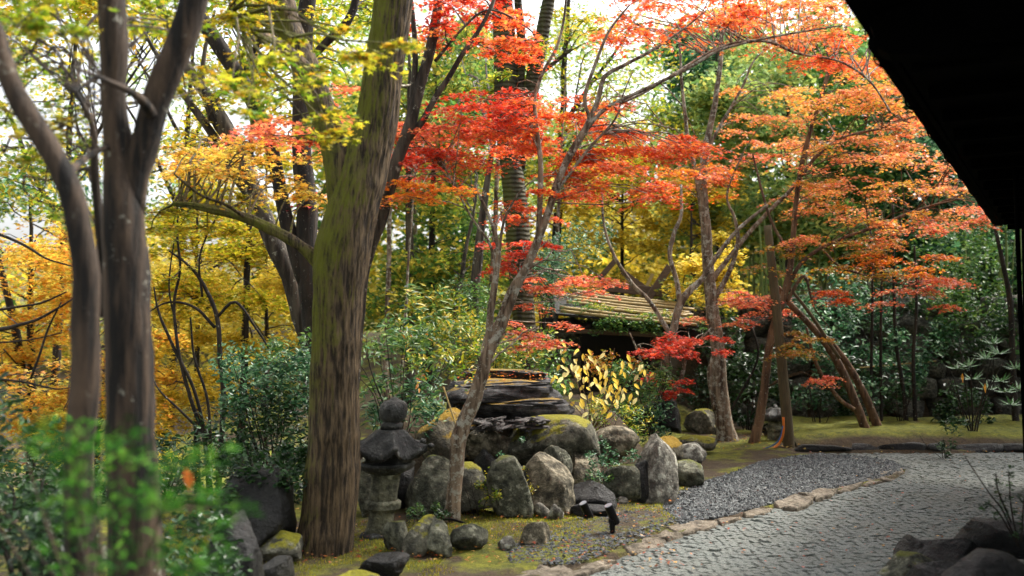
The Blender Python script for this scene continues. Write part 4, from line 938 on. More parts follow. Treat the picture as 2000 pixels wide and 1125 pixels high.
# ------------------------------------------------------------------ building eave at upper right
bo = np.array([4.0, 7.0, 0]); BL = empty('building', bo, 'black underside of an overhanging house eave with rain pipe at the upper right', 'building')
E0 = P(1750, 105, 4.486); E1 = P(1960, 440, 12.0); EZ = E0[2]; E1[2] = EZ
dr = (E1 - E0) / np.linalg.norm(E1 - E0); sd2 = np.array([dr[1], -dr[0], 0])      # to the right of the eave
Es = E0 - dr * .0; n_ = 0
q = np.array([Es, E1, E1 + sd2 * 3.4, Es + sd2 * 3.4])
mb = MB(); up = np.array([0, 0, .05]); mb.add(np.vstack([q, q + up]), np.array([[3, 2, 1, 0], [4, 5, 6, 7], [0, 1, 5, 4], [1, 2, 6, 5], [2, 3, 7, 6], [3, 0, 4, 7]])); mb.build('soffit', mat['eave_shade'], BL, bo)
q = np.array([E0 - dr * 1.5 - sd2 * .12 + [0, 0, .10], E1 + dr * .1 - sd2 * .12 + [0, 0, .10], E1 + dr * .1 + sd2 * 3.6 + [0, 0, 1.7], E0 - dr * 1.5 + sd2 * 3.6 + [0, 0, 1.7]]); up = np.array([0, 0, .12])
mb = MB(); mb.add(np.vstack([q, q + up]), np.array([[3, 2, 1, 0], [4, 5, 6, 7], [0, 1, 5, 4], [1, 2, 6, 5], [2, 3, 7, 6], [3, 0, 4, 7]])); mb.build('roof', mat['eave_shade'], BL, bo)
beam('fascia', E0 - sd2 * .02 + [0, 0, .07], E1 - sd2 * .02 + [0, 0, .07], .03, .16, 'eave_shade', BL, bo)
mb = MB(); tube(mb, np.array([E0 - sd2 * .07 + [0, 0, .06], E1 - sd2 * .07 + [0, 0, .04]]), .05, 12); gut = mb.build('gutter', mat['eave_shade'], BL, bo, smooth=True)
Ln = np.linalg.norm(E1 - E0)
for k in range(9):
    c = E0 + dr * (.2 + k * (Ln - .3) / 8) - sd2 * .07 + [0, 0, .05]; a = np.linspace(math.pi * .9, math.pi * 2.1, 9)
    mb = MB(); tube(mb, np.array([c - sd2 * math.cos(t) * .056 + np.array([0, 0, math.sin(t) * .056]) for t in a]), .006, 5); mb.build('gutter_bracket', mat['rock_dark'] if False else mat['eave_shade'], BL, bo)
for k in range(14):
    c = E0 + dr * (.1 + k * (Ln - .3) / 13); beam('rafter', c + [0, 0, -.035] + sd2 * .05, c + sd2 * 3.3 + [0, 0, -.035], .06, .07, 'eave_shade', BL, bo)
# bargeboard and corner ornament at the near end
q0 = P(1690, -60, 4.3); q1 = P(1752, 104, 4.4)
pl = [P(1680, -80, 4.35), P(1686, 20, 4.35), P(1704, 60, 4.35), P(1712, 92, 4.35), P(1736, 104, 4.35), P(1900, 110, 4.35), P(2300, 110, 4.35), P(2300, -80, 4.35)]
n8 = len(pl); V = np.vstack([pl, np.array(pl) + [.06, .14, 0]]); j = np.arange(n8)
mb = MB(); mb.add(V, [j[None], (j + n8)[::-1][None], np.stack([j, j + n8, (j + 1) % n8 + n8, (j + 1) % n8], -1)]); mb.build('bargeboard', mat['eave_shade'], BL, bo)
mb = MB(); c = P(1716, 22, 4.32); a = np.linspace(math.pi, 2 * math.pi, 10); tube(mb, np.array([c + [math.cos(t) * .03, 0, math.sin(t) * .03] for t in a]), .005, 5); mb.build('hook', mat['eave_shade'], BL, bo)
mb = MB(); tube(mb, np.array([P(1972, 95, 7.4), P(1978, 220, 7.4), P(1986, 420, 7.4), P(1994, 640, 7.4), P(2004, 900, 7.4)]), .016, 10); mb.build('rain_pipe', mat['eave_shade'], BL, bo, smooth=True)
c = P(2024, 640, 10.0); part_box('post', np.array([c[0] - .09, c[1] - .08, 0]), np.array([c[0] + .09, c[1] + .08, EZ - .02]), 'eave_shade', BL, bo)
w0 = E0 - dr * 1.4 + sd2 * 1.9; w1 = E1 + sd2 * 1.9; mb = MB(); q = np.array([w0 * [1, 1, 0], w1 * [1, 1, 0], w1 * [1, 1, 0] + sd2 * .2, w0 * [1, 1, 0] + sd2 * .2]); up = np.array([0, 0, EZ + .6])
mb.add(np.vstack([q, q + up]), np.array([[3, 2, 1, 0], [4, 5, 6, 7], [0, 1, 5, 4], [1, 2, 6, 5], [2, 3, 7, 6], [3, 0, 4, 7]])); mb.build('wall', mat['eave_shade'], BL, bo)
# ------------------------------------------------------------------ the trees that carry the picture
G8 = 'bark_main'
# mossy main tree
tree('mossy_tree', 'thick mossy furrowed trunk left of centre, forking high up, the largest tree', (640, 1085), 7.2,
     [('trunk', [(636, 1120, 150), (640, 1085, 132), (646, 1040, 120), (652, 980, 116), (655, 900, 112), (660, 800, 106), (663, 700, 104), (667, 600, 108), (674, 500, 118), (684, 420, 112), (698, 350, 108), (712, 290, 98), (730, 230, 90), (748, 150, 84), (765, 60, 82), (778, -40, 80), (790, -140, 74)]),
      ('branch', [(676, 400, 70), (662, 320, 66), (640, 250, 60), (618, 190, 58), (592, 120, 58), (565, 60, 56), (545, 0, 54), (525, -80, 48)]),
      ('branch', [(645, 530, 40), (622, 508, 34), (596, 486, 26), (560, 464, 23), (525, 446, 23), (492, 430, 22), (455, 418, 20), (420, 410, 17), (380, 402, 13), (340, 398, 8)]),
      ('branch', [(600, 130, 22, -.5), (560, 95, 18, -.9), (500, 60, 12, -1.3), (440, 30, 7, -1.6)]),
      ('branch', [(480, 426, 7), (440, 400, 6, -.2), (390, 380, 5, -.3), (340, 340, 3, -.4)])],
     G8, [(560, 55, 790, 135, 4.6, 5.6, 6, .16, 'ygreen', 60), (430, 90, 660, 225, 4.6, 6, 13, .19, 'lime', 60), (590, 200, 690, 270, 5.2, 6, 5, .15, 'ygreen', 60), (420, -40, 640, 40, 5.2, 7, 8, .2, 'ygreen', 70),
          (500, 225, 640, 280, 7.2, 8.4, 9, .26, 'salmon', 130), (350, 275, 520, 350, 7, 8.6, 12, .25, 'oryel', 120), (400, 270, 650, 400, 7.4, 9, 12, .27, 'oryel', 120), (290, 380, 480, 450, 7, 8.4, 13, .24, 'ygreen', 110)],
     size=.036, nparts=300, rough=.10, ridge=.011, sides=28)
# red maple, centre
tree('red_maple', 'slender pale-barked maple with vivid red foliage growing out of the boulder bank', (882, 1012), 8.3,
     [('trunk', [(880, 1030, 36), (884, 1000, 33), (888, 950, 33), (893, 900, 34), (897, 860, 38), (908, 820, 36), (926, 775, 34), (942, 725, 32), (950, 695, 30), (972, 655, 22), (998, 590, 19), (1025, 530, 19), (1050, 470, 20), (1072, 410, 18), (1092, 350, 17), (1115, 300, 16), (1142, 250, 14), (1165, 200, 12), (1182, 150, 11), (1215, 130, 9), (1270, 100, 7), (1330, 60, 5), (1380, 20, 3)]),
      ('branch', [(946, 720, 22), (952, 670, 18), (958, 610, 17), (968, 545, 16), (974, 490, 12), (962, 440, 9), (945, 400, 8), (930, 370, 5)]),
      ('branch', [(952, 690, 14), (975, 620, 13), (1000, 560, 12), (1040, 500, 11), (1052, 440, 13), (1056, 370, 13), (1054, 300, 12), (1046, 240, 10), (1044, 190, 9), (1062, 140, 8), (1088, 90, 7), (1102, 30, 6), (1110, -60, 5)]),
      ('branch', [(1108, 315, 13), (1145, 255, 11), (1180, 215, 9), (1225, 190, 9), (1290, 160, 8), (1350, 130, 8), (1400, 100, 7), (1450, 85, 6), (1520, 70, 5), (1640, 50, 4)]),
      ('branch', [(1200, 205, 7), (1260, 180, 6), (1400, 95, 6, .4), (1490, 80, 7, .4), (1560, 105, 6, .4), (1640, 120, 5, .4), (1700, 160, 5, .4), (1740, 220, 4, .4)]),
      ('branch', [(968, 545, 8), (958, 480, 7), (925, 430, 5), (880, 350, 4), (860, 310, 3)]),
      ('branch', [(1128, 275, 7), (1150, 235, 8), (1142, 190, 9), (1165, 120, 8), (1190, 60, 6), (1230, 10, 4)]),
      ('branch', [(974, 500, 7), (985, 430, 6), (1020, 370, 4), (1060, 345, 3), (1110, 345, 2)]),
      ('branch', [(1090, 370, 8), (1120, 330, 8), (1150, 290, 7), (1200, 235, 5), (1215, 190, 4), (1235, 140, 3)])],
     'bark_maple', [
      (900, 175, 1020, 262, 8, 9.4, 14, .25, 'red', 140), (770, 240, 870, 275, 7.9, 8.8, 7, .24, 'salmon', 170), (740, 285, 900, 350, 7.9, 9.2, 13, .24, 'red', 130), (880, 230, 1060, 345, 8, 9.6, 22, .24, 'redorange', 125),
      (770, 355, 930, 395, 7.7, 8.6, 9, .22, 'orange', 140), (1020, 190, 1230, 300, 8.2, 9.6, 24, .26, 'redorange', 150), (1060, 285, 1310, 385, 8.1, 9.6, 28, .26, 'redorange', 160), (1200, 245, 1390, 305, 8.2, 9.2, 14, .25, 'redorange', 150),
      (970, 380, 1100, 440, 8.4, 9.6, 8, .2, 'redorange', 110), (940, 470, 1080, 530, 8.3, 9.6, 9, .2, 'red', 110), (1010, 530, 1190, 600, 8.6, 10, 12, .22, 'salmon', 110), (990, 610, 1110, 680, 9, 10, 9, .2, 'salmon', 110),
      (1170, -30, 1500, 90, 8.2, 10, 34, .27, 'redorange', 130), (1420, -10, 1710, 90, 8.4, 10, 22, .27, 'russet', 130), (1480, 60, 1730, 130, 8.6, 10, 13, .26, 'redorange', 130)],
     size=.029, nparts=300, rough=.10, sides=20, twig_r=.0018, linkr=.0045, fine=1.14, thick=.03)
# dark tree with orange-red top branch, reaching over the centre
tree('leaning_lichen_tree', 'slim lichen-blotched trunk leaning right out from behind the mossy tree', (650, 1040), 8.1,
     [('trunk', [(660, 1060, 40), (675, 900, 38), (690, 720, 34), (705, 570, 32), (722, 480, 31), (742, 430, 30), (762, 370, 30), (782, 300, 30), (802, 230, 29), (820, 160, 27), (838, 95, 25), (852, 30, 23), (862, -50, 20)]),
      ('branch', [(798, 270, 18), (825, 235, 16), (850, 190, 14), (878, 150, 13), (905, 105, 12), (935, 60, 10), (960, 10, 8), (975, -40, 6)]),
      ('branch', [(800, 240, 16), (806, 190, 16), (810, 120, 14), (808, 50, 12), (800, -30, 10)]),
      ('branch', [(850, 120, 8), (900, 60, 6), (950, 20, 5), (1010, 40, 5), (1060, 80, 3)])],
     'bark_grey', [(930, 20, 1045, 115, 7.8, 9, 14, .22, 'redorange', 130), (840, -20, 980, 50, 7.8, 9, 12, .22, 'red', 120), (800, 10, 900, 90, 8, 9, 6, .2, 'redorange', 90)], size=.032, rough=.12, sides=16, nparts=120)
# dark leaning group left of the mossy tree
tree('leaning_dark_tree', 'dark lichen-patched trunk leaning left behind the mossy tree, lower half pale spotted', (600, 690), 10.5,
     [('trunk', [(640, 800, 46), (608, 680, 44), (590, 620, 46), (565, 540, 46), (530, 470, 46), (500, 400, 44), (475, 335, 42), (450, 270, 36), (425, 220, 30), (380, 150, 26), (340, 70, 22), (310, -20, 18)]),
      ('branch', [(500, 400, 24), (450, 330, 22), (420, 270, 20), (370, 200, 17), (320, 130, 12), (280, 60, 8)]),
      ('branch', [(460, 290, 20), (420, 240, 18), (395, 170, 14), (400, 100, 10), (420, 20, 6)])],
     'bark_grey', [(330, 260, 480, 340, 9.5, 11, 12, .28, 'oryel', 90), (340, 150, 460, 260, 9.5, 11, 10, .28, 'ygreen', 80)], size=.04, sides=16)
tree('dark_tree', 'nearly black upright trunk close behind the left side of the mossy tree', (600, 760), 10.0,
     [('trunk', [(622, 800, 50), (608, 640, 48), (600, 520, 50), (598, 420, 50), (592, 330, 46), (588, 240, 44), (590, 140, 42), (598, 60, 40), (604, -40, 36)]),
      ('branch', [(600, 560, 40), (580, 500, 36), (558, 420, 34), (540, 330, 32), (520, 250, 34), (480, 170, 36), (430, 95, 38), (395, 40, 36), (370, -30, 30)]),
      ('branch', [(600, 120, 16), (640, 80, 20), (680, 40, 20), (700, -20, 18)]),
      ('branch', [(470, 160, 12), (500, 90, 12), (540, 30, 10), (560, -20, 8)])],
     'bark_dark', [(440, -30, 640, 90, 9, 11, 9, .28, 'ygreen', 80), (600, 150, 690, 260, 10, 11, 6, .25, 'salmon', 80), (650, -20, 740, 60, 10, 11, 6, .25, 'lime', 80), (560, 380, 640, 460, 9.5, 10.5, 3, .15, 'red', 30)], size=.04, sides=16)
# dark ringed trunk pair, centre back
tree('ringed_trunk_tree', 'stout dark trunk with ringed bark behind the red foliage of the centre maple', (1020, 650), 13.5,
     [('trunk', [(1026, 760, 54), (1024, 650, 52), (1020, 540, 56), (1014, 430, 56), (1004, 330, 54), (992, 240, 54), (984, 150, 56), (980, 60, 54), (978, -40, 50)]),
      ('branch', [(1008, 330, 34), (1024, 250, 36), (1040, 170, 38), (1056, 90, 34), (1072, 0, 30), (1080, -40, 26)]),
      ('branch', [(1000, 470, 30), (1000, 340, 28), (1012, 230, 26), (1016, 100, 22), (1010, -20, 18)]),
      ('branch', [(1015, 200, 12), (1050, 150, 11), (1085, 120, 10), (1118, 96, 8)])],
     'bark_ring', [(900, 60, 1080, 200, 12.5, 15, 10, .35, 'lime', 90), (1040, -20, 1180, 80, 12.5, 15, 10, .35, 'ygreen', 90)], size=.045, sides=20, leaf='lance')
# pale-barked tree right of centre
tree('pale_barked_maple', 'pale speckled trunk right of the shelter carrying orange and yellow sprays', (1420, 868), 14.2,
     [('trunk', [(1424, 885, 48), (1416, 840, 40), (1408, 780, 36), (1402, 700, 34), (1394, 620, 31), (1386, 550, 28), (1380, 470, 26), (1374, 400, 23), (1374, 330, 20), (1384, 260, 16), (1396, 200, 13), (1405, 130, 11), (1412, 50, 9), (1420, -20, 7)]),
      ('branch', [(1372, 420, 14), (1360, 340, 12), (1345, 280, 10), (1335, 200, 8), (1330, 120, 6), (1325, 60, 4)]),
      ('branch', [(1382, 560, 15), (1410, 520, 12), (1450, 470, 11), (1500, 415, 10), (1545, 370, 9), (1580, 320, 6), (1630, 260, 4)]),
      ('branch', [(1384, 600, 14), (1420, 540, 12), (1440, 480, 10), (1436, 430, 8), (1420, 380, 5), (1450, 300, 4)]),
      ('branch', [(1378, 300, 9), (1410, 240, 8), (1450, 170, 6), (1480, 110, 4), (1560, 60, 3)]),
      ('branch', [(1400, 680, 12), (1386, 730, 14), (1396, 800, 16)])],
     'bark_maple', [(1380, 170, 1570, 240, 13, 15.5, 10, .34, 'autumn', 120), (1400, 225, 1580, 300, 13, 15.5, 11, .34, 'russet', 120), (1290, 320, 1420, 400, 13.5, 15, 10, .35, 'orange', 130), (1330, 290, 1480, 360, 13.5, 15, 8, .35, 'salmon', 120), (1350, 560, 1480, 640, 13.4, 15, 7, .3, 'salmon', 120)],
     size=.036, twig_r=.0022, linkr=.006, fine=1.14, thick=.03)
tree('pale_branched_maple', 'pale crooked many-branched maple with red lower leaves beside the shelter roof', (1300, 800), 12.6,
     [('trunk', [(1285, 840, 24), (1292, 770, 22), (1302, 700, 20), (1316, 640, 19), (1328, 595, 19), (1345, 570, 17), (1372, 545, 14), (1400, 500, 11), (1440, 450, 9), (1500, 400, 7)]),
      ('branch', [(1330, 600, 14), (1322, 550, 12), (1308, 500, 11), (1316, 455, 10), (1330, 420, 8), (1330, 360, 5)]),
      ('branch', [(1310, 655, 12), (1270, 590, 10), (1235, 555, 10), (1200, 500, 8), (1180, 440, 6), (1175, 360, 4)]),
      ('branch', [(1295, 780, 12), (1330, 740, 9), (1345, 690, 8), (1390, 640, 5)]),
      ('branch', [(1290, 820, 9), (1265, 760, 7), (1250, 700, 5), (1230, 650, 3)])],
     'bark_maple', [(1250, 630, 1345, 760, 11.6, 13, 15, .20, 'red', 130), (1330, 650, 1420, 700, 11.6, 12.6, 6, .18, 'red', 120), (1280, 720, 1350, 800, 12, 13, 6, .16, 'red', 80)],
     size=.036, twig_r=.0025, linkr=.006)
tree('orange_maple', 'leaning brown trunk beside the wooden post with wide orange and russet layers on the right', (1470, 870), 13.8,
     [('trunk', [(1468, 885, 26), (1478, 845, 22), (1488, 790, 21), (1496, 730, 20), (1504, 670, 19), (1516, 620, 18), (1530, 580, 17), (1544, 520, 15), (1550, 450, 13), (1556, 380, 12), (1568, 310, 11), (1588, 240, 9), (1610, 170, 8), (1640, 90, 6), (1660, 30, 4)]),
      ('branch', [(1534, 575, 10), (1560, 520, 10), (1600, 487, 9), (1660, 460, 8), (1720, 440, 8), (1780, 415, 7), (1840, 395, 6), (1900, 370, 4)]),
      ('branch', [(1560, 350, 8), (1600, 300, 8), (1650, 268, 7), (1720, 250, 6), (1790, 225, 5), (1830, 200, 3)]),
      ('branch', [(1545, 500, 8), (1510, 440, 7), (1490, 380, 6), (1470, 300, 4)]),
      ('branch', [(1600, 480, 6), (1640, 520, 5), (1700, 540, 4), (1780, 560, 3)]),
      ('branch', [(1575, 290, 7), (1600, 200, 6), (1625, 110, 5), (1650, 60, 3)]),
      ('branch', [(1536, 590, 9), (1570, 540, 8), (1590, 600, 4), (1620, 640, 3)])],
     'bark_warm', [(1590, 110, 1760, 230, 12.5, 15, 20, .34, 'autumn', 120), (1640, 170, 1840, 300, 12.5, 15, 20, .34, 'russet', 120), (1700, 280, 1900, 420, 12, 14.6, 16, .34, 'russet', 120), (1560, 230, 1760, 330, 13, 15, 9, .34, 'autumn', 110),
      (1450, 300, 1700, 420, 12.5, 15, 14, .34, 'russet', 110), (1560, 350, 1860, 470, 12.5, 15, 20, .34, 'autumn', 115), (1480, 460, 1760, 540, 12.6, 15, 16, .34, 'olive', 100), (1560, 420, 1760, 480, 12.5, 14, 7, .34, 'russet', 110), (1800, 400, 1950, 460, 12, 14, 10, .34, 'salmon', 120),
      (1690, 540, 1870, 600, 12.6, 14, 9, .34, 'salmon', 130), (1690, 480, 1840, 540, 12.6, 14.4, 9, .34, 'orange', 110), (1580, 552, 1660, 588, 12.8, 13.6, 4, .26, 'redorange', 130), (1540, 635, 1650, 700, 12.8, 14, 7, .26, 'olive', 130), (1590, 725, 1650, 745, 12.9, 13.4, 2, .24, 'salmon', 120), (1420, 560, 1540, 620, 13, 14.4, 7, .28, 'salmon', 120)],
     size=.035, twig_r=.0022, linkr=.006, fine=1.16, thick=.03)
# wooden post
mb = MB(); A = np.array([P(1543, 890, 13.3), P(1528, 720, 13.3), P(1512, 560, 13.3), (P(1499, 440, 13.3))]); A = smooth_path(A, n=10); tube(mb, A - A[0], np.linspace(.075, .05, len(A)), 14, .05); o = mb.build('wooden_post', mat['post'], smooth=True); o.location = [float(a) for a in A[0]]; tag(o, 'smooth olive-brown wooden post leaning slightly, an orange hose at its foot', 'post')
def leaner(label, pts, d, mt, name='leaning_tree', cat='tree'):
    A = np.array([[*P(q[0], q[1], d + (q[3] if len(q) > 3 else 0)), M(q[2], d) / 2] for q in pts]); A = smooth_path(A, step=.08); mb = MB(); tube(mb, A[:, :3] - A[0, :3], A[:, 3], 12, .12); o = mb.build(name, mat[mt], smooth=True); o.location = [float(a) for a in A[0, :3]]; tag(o, label, cat)
leaner('thickest bare brown trunk slanting over the shrubs, rightmost of the slanting ones', [(1722, 855, 20), (1705, 810, 17), (1680, 755, 15), (1640, 690, 13), (1590, 640, 11), (1545, 600, 9)], 14.5, 'bark_warm')
leaner('brown slanting trunk just left of the thickest one, same lean', [(1695, 850, 18), (1668, 780, 17), (1640, 715, 16), (1600, 655, 13), (1540, 590, 11), (1520, 560, 9)], 14.3, 'bark_warm')
leaner('thin forked slanting stem joining the brown slanting trunk', [(1668, 800, 9), (1640, 780, 8), (1610, 740, 7), (1590, 700, 7), (1575, 640, 5)], 14.2, 'bark_warm')
leaner('thin slanting support cane reaching up to the orange maple', [(1640, 700, 7), (1580, 610, 7), (1540, 560, 5)], 14.1, 'post', 'support_cane', 'cane')
# saplings on the right
for lab, pts in [
    ('thin dark sapling, leftmost of the upright ones before the wall', [(1700, 850, 7), (1702, 700, 6), (1704, 560, 5), (1700, 450, 4)]),
    ('thin straight sapling with pale stem rising behind the bamboo rail', [(1722, 850, 6), (1720, 700, 6), (1722, 560, 5), (1726, 430, 4)]),
    ('thin bending sapling crossing the bamboo rail', [(1774, 860, 9), (1764, 760, 8), (1750, 670, 7), (1746, 560, 6), (1744, 400, 4)]),
    ('slender sapling right of the bamboo rail end', [(1790, 860, 10), (1786, 780, 8), (1784, 690, 7), (1790, 600, 6), (1786, 480, 4)]),
    ('dark upright stem beside the dark eave over the wall', [(1986, 860, 14), (1978, 720, 12), (1974, 600, 11), (1960, 520, 9), (1940, 430, 6)]),
    ('thin curved sapling left of the wooden post in shade', [(1398, 850, 6), (1440, 780, 5), (1480, 700, 5), (1470, 640, 3)])]:
    leaner(lab, pts, 15.0, 'bark_dark', 'sapling', 'sapling')

# ------------------------------------------------------------------ near left trunks (out of focus)
tree('foreground_tree', 'blurred slim trunk curving left near the left edge of the photo', (170, 1500), 3.4,
     [('trunk', [(172, 1560, 84), (165, 1300, 74), (158, 1100, 68), (154, 950, 64), (152, 850, 62), (160, 740, 62), (160, 640, 60), (158, 540, 58), (148, 450, 54), (130, 370, 52), (100, 310, 50), (62, 245, 50), (30, 180, 46), (5, 110, 42), (-25, 30, 38), (-60, -80, 32)]),
      ('branch', [(120, 350, 22), (180, 300, 14, .4), (260, 270, 10, .8)])],
     'bark_near', [(-60, -60, 220, 60, 3.6, 4.8, 12, .14, 'lime', 60), (-60, 200, 120, 330, 3.8, 5, 5, .13, 'ygreen', 40)], size=.034, sides=24, rough=.14, linkr=.0035, twig_r=.0018)
tree('foreground_tree', 'blurred double-stemmed trunk forking in a V, second from the left edge', (255, 1400), 4.0,
     [('trunk', [(262, 1440, 135), (258, 1250, 122), (256, 1100, 114), (252, 950, 108), (254, 850, 106), (256, 740, 102), (254, 640, 100), (250, 540, 96), (247, 460, 92), (246, 390, 86), (240, 330, 70), (232, 260, 58), (226, 190, 56), (222, 120, 58), (218, 50, 60), (212, -60, 58)]),
      ('branch', [(252, 420, 66), (264, 340, 62), (280, 275, 60), (302, 210, 60), (325, 150, 62), (348, 90, 62), (368, 40, 60), (390, -30, 58), (410, -120, 52)]),
      ('branch', [(196, 620, 18, .1), (200, 520, 20, .1), (192, 420, 20, .1), (185, 330, 18, .1), (182, 250, 14, .1), (150, 180, 9, .1)]),
      ('branch', [(300, 230, 26), (270, 190, 20, -.2), (215, 160, 12, -.4), (140, 130, 8, -.6)])],
     'bark_near', [(-40, 100, 200, 260, 4.6, 6, 14, .17, 'lime', 50), (20, 250, 190, 420, 4.6, 6, 10, .17, 'lime', 50), (230, -40, 420, 50, 4.4, 6, 9, .17, 'lime', 60), (330, 30, 460, 200, 5, 6, 8, .17, 'ygreen', 45)],
     size=.034, sides=32, rough=.16, linkr=.0035, twig_r=.0018)
# thin bare shrubs' stems behind (left), dark crooked
tree('bare_shrub', 'bare crooked many-stemmed shrub with dark twigs right of the forked foreground trunk', (395, 900), 9.5,
     [('trunk', [(410, 960, 12), (400, 860, 10), (372, 780, 9), (350, 690, 8), (340, 600, 7), (352, 520, 6), (345, 440, 5), (360, 380, 3)]),
      ('branch', [(425, 960, 16), (432, 860, 14), (436, 770, 13), (430, 690, 12), (424, 620, 11), (400, 560, 9), (370, 520, 7), (330, 490, 4)]),
      ('branch', [(405, 860, 8), (378, 760, 8), (340, 680, 8), (310, 610, 6), (300, 560, 3)]),
      ('branch', [(420, 640, 8), (380, 600, 7), (330, 590, 5), (290, 610, 3)]),
      ('branch', [(424, 620, 8), (460, 590, 7), (500, 640, 6), (530, 690, 4)]),
      ('branch', [(400, 850, 7), (350, 800, 6), (310, 760, 4), (280, 700, 3)]),
      ('branch', [(412, 880, 8), (405, 780, 7), (380, 700, 6), (372, 620, 4)]),
      ('branch', [(395, 580, 6), (390, 500, 5), (420, 430, 4), (460, 380, 2)]),
      ('branch', [(345, 640, 5), (330, 560, 4), (340, 470, 3)])],
     'bark_dark', [(300, 470, 470, 640, 9, 10.5, 8, .2, 'ygreen', 40)], size=.03, sides=7, twig_r=.0022, linkr=.004)
tree('bare_shrub', 'low spreading branch with long dark drooping twigs between the left edge and the slim trunk', (-10, 720), 7.0,
     [('trunk', [(-60, 780, 14), (-20, 660, 12), (20, 640, 9), (70, 625, 7), (120, 598, 5), (160, 570, 3)]),
      ('branch', [(-30, 610, 8), (30, 600, 6), (80, 592, 5), (130, 570, 4)]),
      ('branch', [(-40, 450, 10), (0, 458, 8), (50, 480, 7), (90, 505, 5), (140, 520, 3)]),
      ('branch', [(60, 740, 6), (75, 700, 6), (95, 640, 5), (120, 590, 3)]),
      ('branch', [(-20, 740, 6), (40, 745, 5), (110, 760, 4), (140, 756, 2)]),
      ('branch', [(-20, 670, 5), (50, 665, 4), (120, 650, 3)])],
     'bark_dark', [(-40, 560, 120, 760, 7, 9, 5, .2, 'oryel', 50)], size=.035, sides=7, twig_r=.0022, linkr=.004)

# ------------------------------------------------------------------ shrubs and plants
shrub('dense glossy dark green shrub left of the mossy tree foot', 530, 960, 8.6, [(440, 680, 610, 800, 8.2, 9.2, 30, .16, 'bluegreen', 70), (440, 760, 610, 900, 8.2, 9.2, 30, .16, 'dark', 70), (500, 640, 600, 700, 8.3, 9, 6, .12, 'green', 40)], size=.026, h=1.2, n=9)
shrub('tall loose shrub with lance-shaped green leaves right of the mossy tree', 780, 900, 9.3, [(715, 620, 860, 760, 9, 10, 24, .15, 'green', 34), (715, 740, 850, 850, 9, 9.8, 20, .15, 'bluegreen', 38), (800, 600, 930, 740, 9.3, 10.4, 16, .15, 'lime', 30), (760, 560, 900, 640, 9.4, 10.4, 7, .14, 'mixed', 30), (720, 640, 860, 820, 9, 9.4, 4, .1, 'orange', 3)], leaf='lance', size=.042, h=1.2, n=12, spread=.5, nparts=300, r0=.007)
shrub('green shrub behind the upper left corner of the layered rock', 960, 760, 11.5, [(930, 660, 1080, 740, 11, 12, 18, .2, 'mixed', 70), (850, 620, 940, 720, 11.4, 12.5, 14, .22, 'mixed', 70), (1040, 690, 1120, 800, 10.8, 11.6, 10, .16, 'green', 60)], size=.032, h=.8)
shrub('bluish green bush around the left end of the shelter roof', 1060, 640, 14, [(1040, 470, 1140, 620, 13.8, 15, 20, .28, 'bluegreen', 100), (860, 560, 960, 680, 12.5, 14, 14, .25, 'green', 90), (1110, 440, 1200, 500, 14, 15, 6, .2, 'bluegreen', 60)], size=.038, h=.9, leaf='lance')
shrub('spreading low shrub in dim light between yellow-leaved plant and pale crooked maple', 1270, 830, 12, [(1180, 715, 1300, 800, 11.6, 12.6, 22, .15, 'green', 70), (1120, 700, 1260, 740, 12, 13, 8, .14, 'olive', 60), (1240, 760, 1320, 860, 11.6, 12.6, 10, .16, 'bluegreen', 60)], size=.026, h=.8)
shrub('small fresh green azalea between the mossy flat boulder and the brown-topped one', 1190, 850, 10.2, [(1150, 785, 1270, 850, 9.9, 10.6, 16, .10, 'lime', 40), (1150, 790, 1260, 850, 9.9, 10.4, 8, .10, 'green', 40)], size=.020, h=.4, r0=.005, leaf='lance')
shrub('bright green little bush at the foot of the slender maple', 930, 1010, 8.5, [(905, 918, 968, 950, 8.3, 8.7, 8, .07, 'lime', 40), (900, 950, 970, 985, 8.3, 8.7, 9, .08, 'lime', 40), (990, 915, 1040, 945, 8.5, 8.8, 4, .05, 'ygreen', 30)], size=.014, h=.45, n=6, r0=.005, leaf='oval', leafmat='leaf')
shrub('thin upright yellow-green seedling in front of the tall upright boulder', 1000, 1010, 8.5, [(985, 920, 1040, 965, 8.4, 8.6, 6, .05, 'ygreen', 24), (975, 960, 1020, 1000, 8.4, 8.6, 5, .05, 'green', 22)], size=.013, h=.35, n=4, r0=.004, leafmat='leaf')
shrub('ivy trailing down over the brown block and the roundish boulder', 1165, 930, 9.0, [(1150, 860, 1185, 985, 8.9, 9.2, 14, .06, 'bluegreen', 26), (1190, 885, 1262, 925, 9.1, 9.4, 12, .06, 'bluegreen', 24), (1155, 900, 1200, 990, 8.9, 9.2, 8, .06, 'green', 26)], size=.018, h=.2, n=3, r0=.004, leafmat='gloss', cat='ivy', name='ivy')
shrub('small ivy tuft in the dark hollow under the broad moss-capped boulder', 985, 900, 9.2, [(975, 885, 1000, 905, 9.1, 9.2, 4, .04, 'bluegreen', 16), (1000, 855, 1025, 865, 9.0, 9.1, 3, .035, 'bluegreen', 12)], size=.017, h=.1, n=3, r0=.003, cat='ivy', name='ivy')
shrub('low fern-like plant at the foot of the stone lantern', 830, 1010, 8.1, [(785, 990, 880, 1018, 7.9, 8.3, 9, .06, 'dark', 30), (800, 985, 860, 1010, 7.9, 8.3, 4, .05, 'green', 26)], size=.015, h=.12, n=5, r0=.003, cat='plant', name='fern')
shrub('golden green moss fern at the right foot of the leaning grey boulder', 1335, 965, 9.9, [(1305, 955, 1345, 980, 9.7, 10, 9, .05, 'ygreen', 40), (1215, 985, 1260, 1010, 9.0, 9.3, 7, .05, 'ygreen', 36)], size=.013, h=.08, n=4, r0=.003, leafmat='leaf', cat='plant', name='fern')
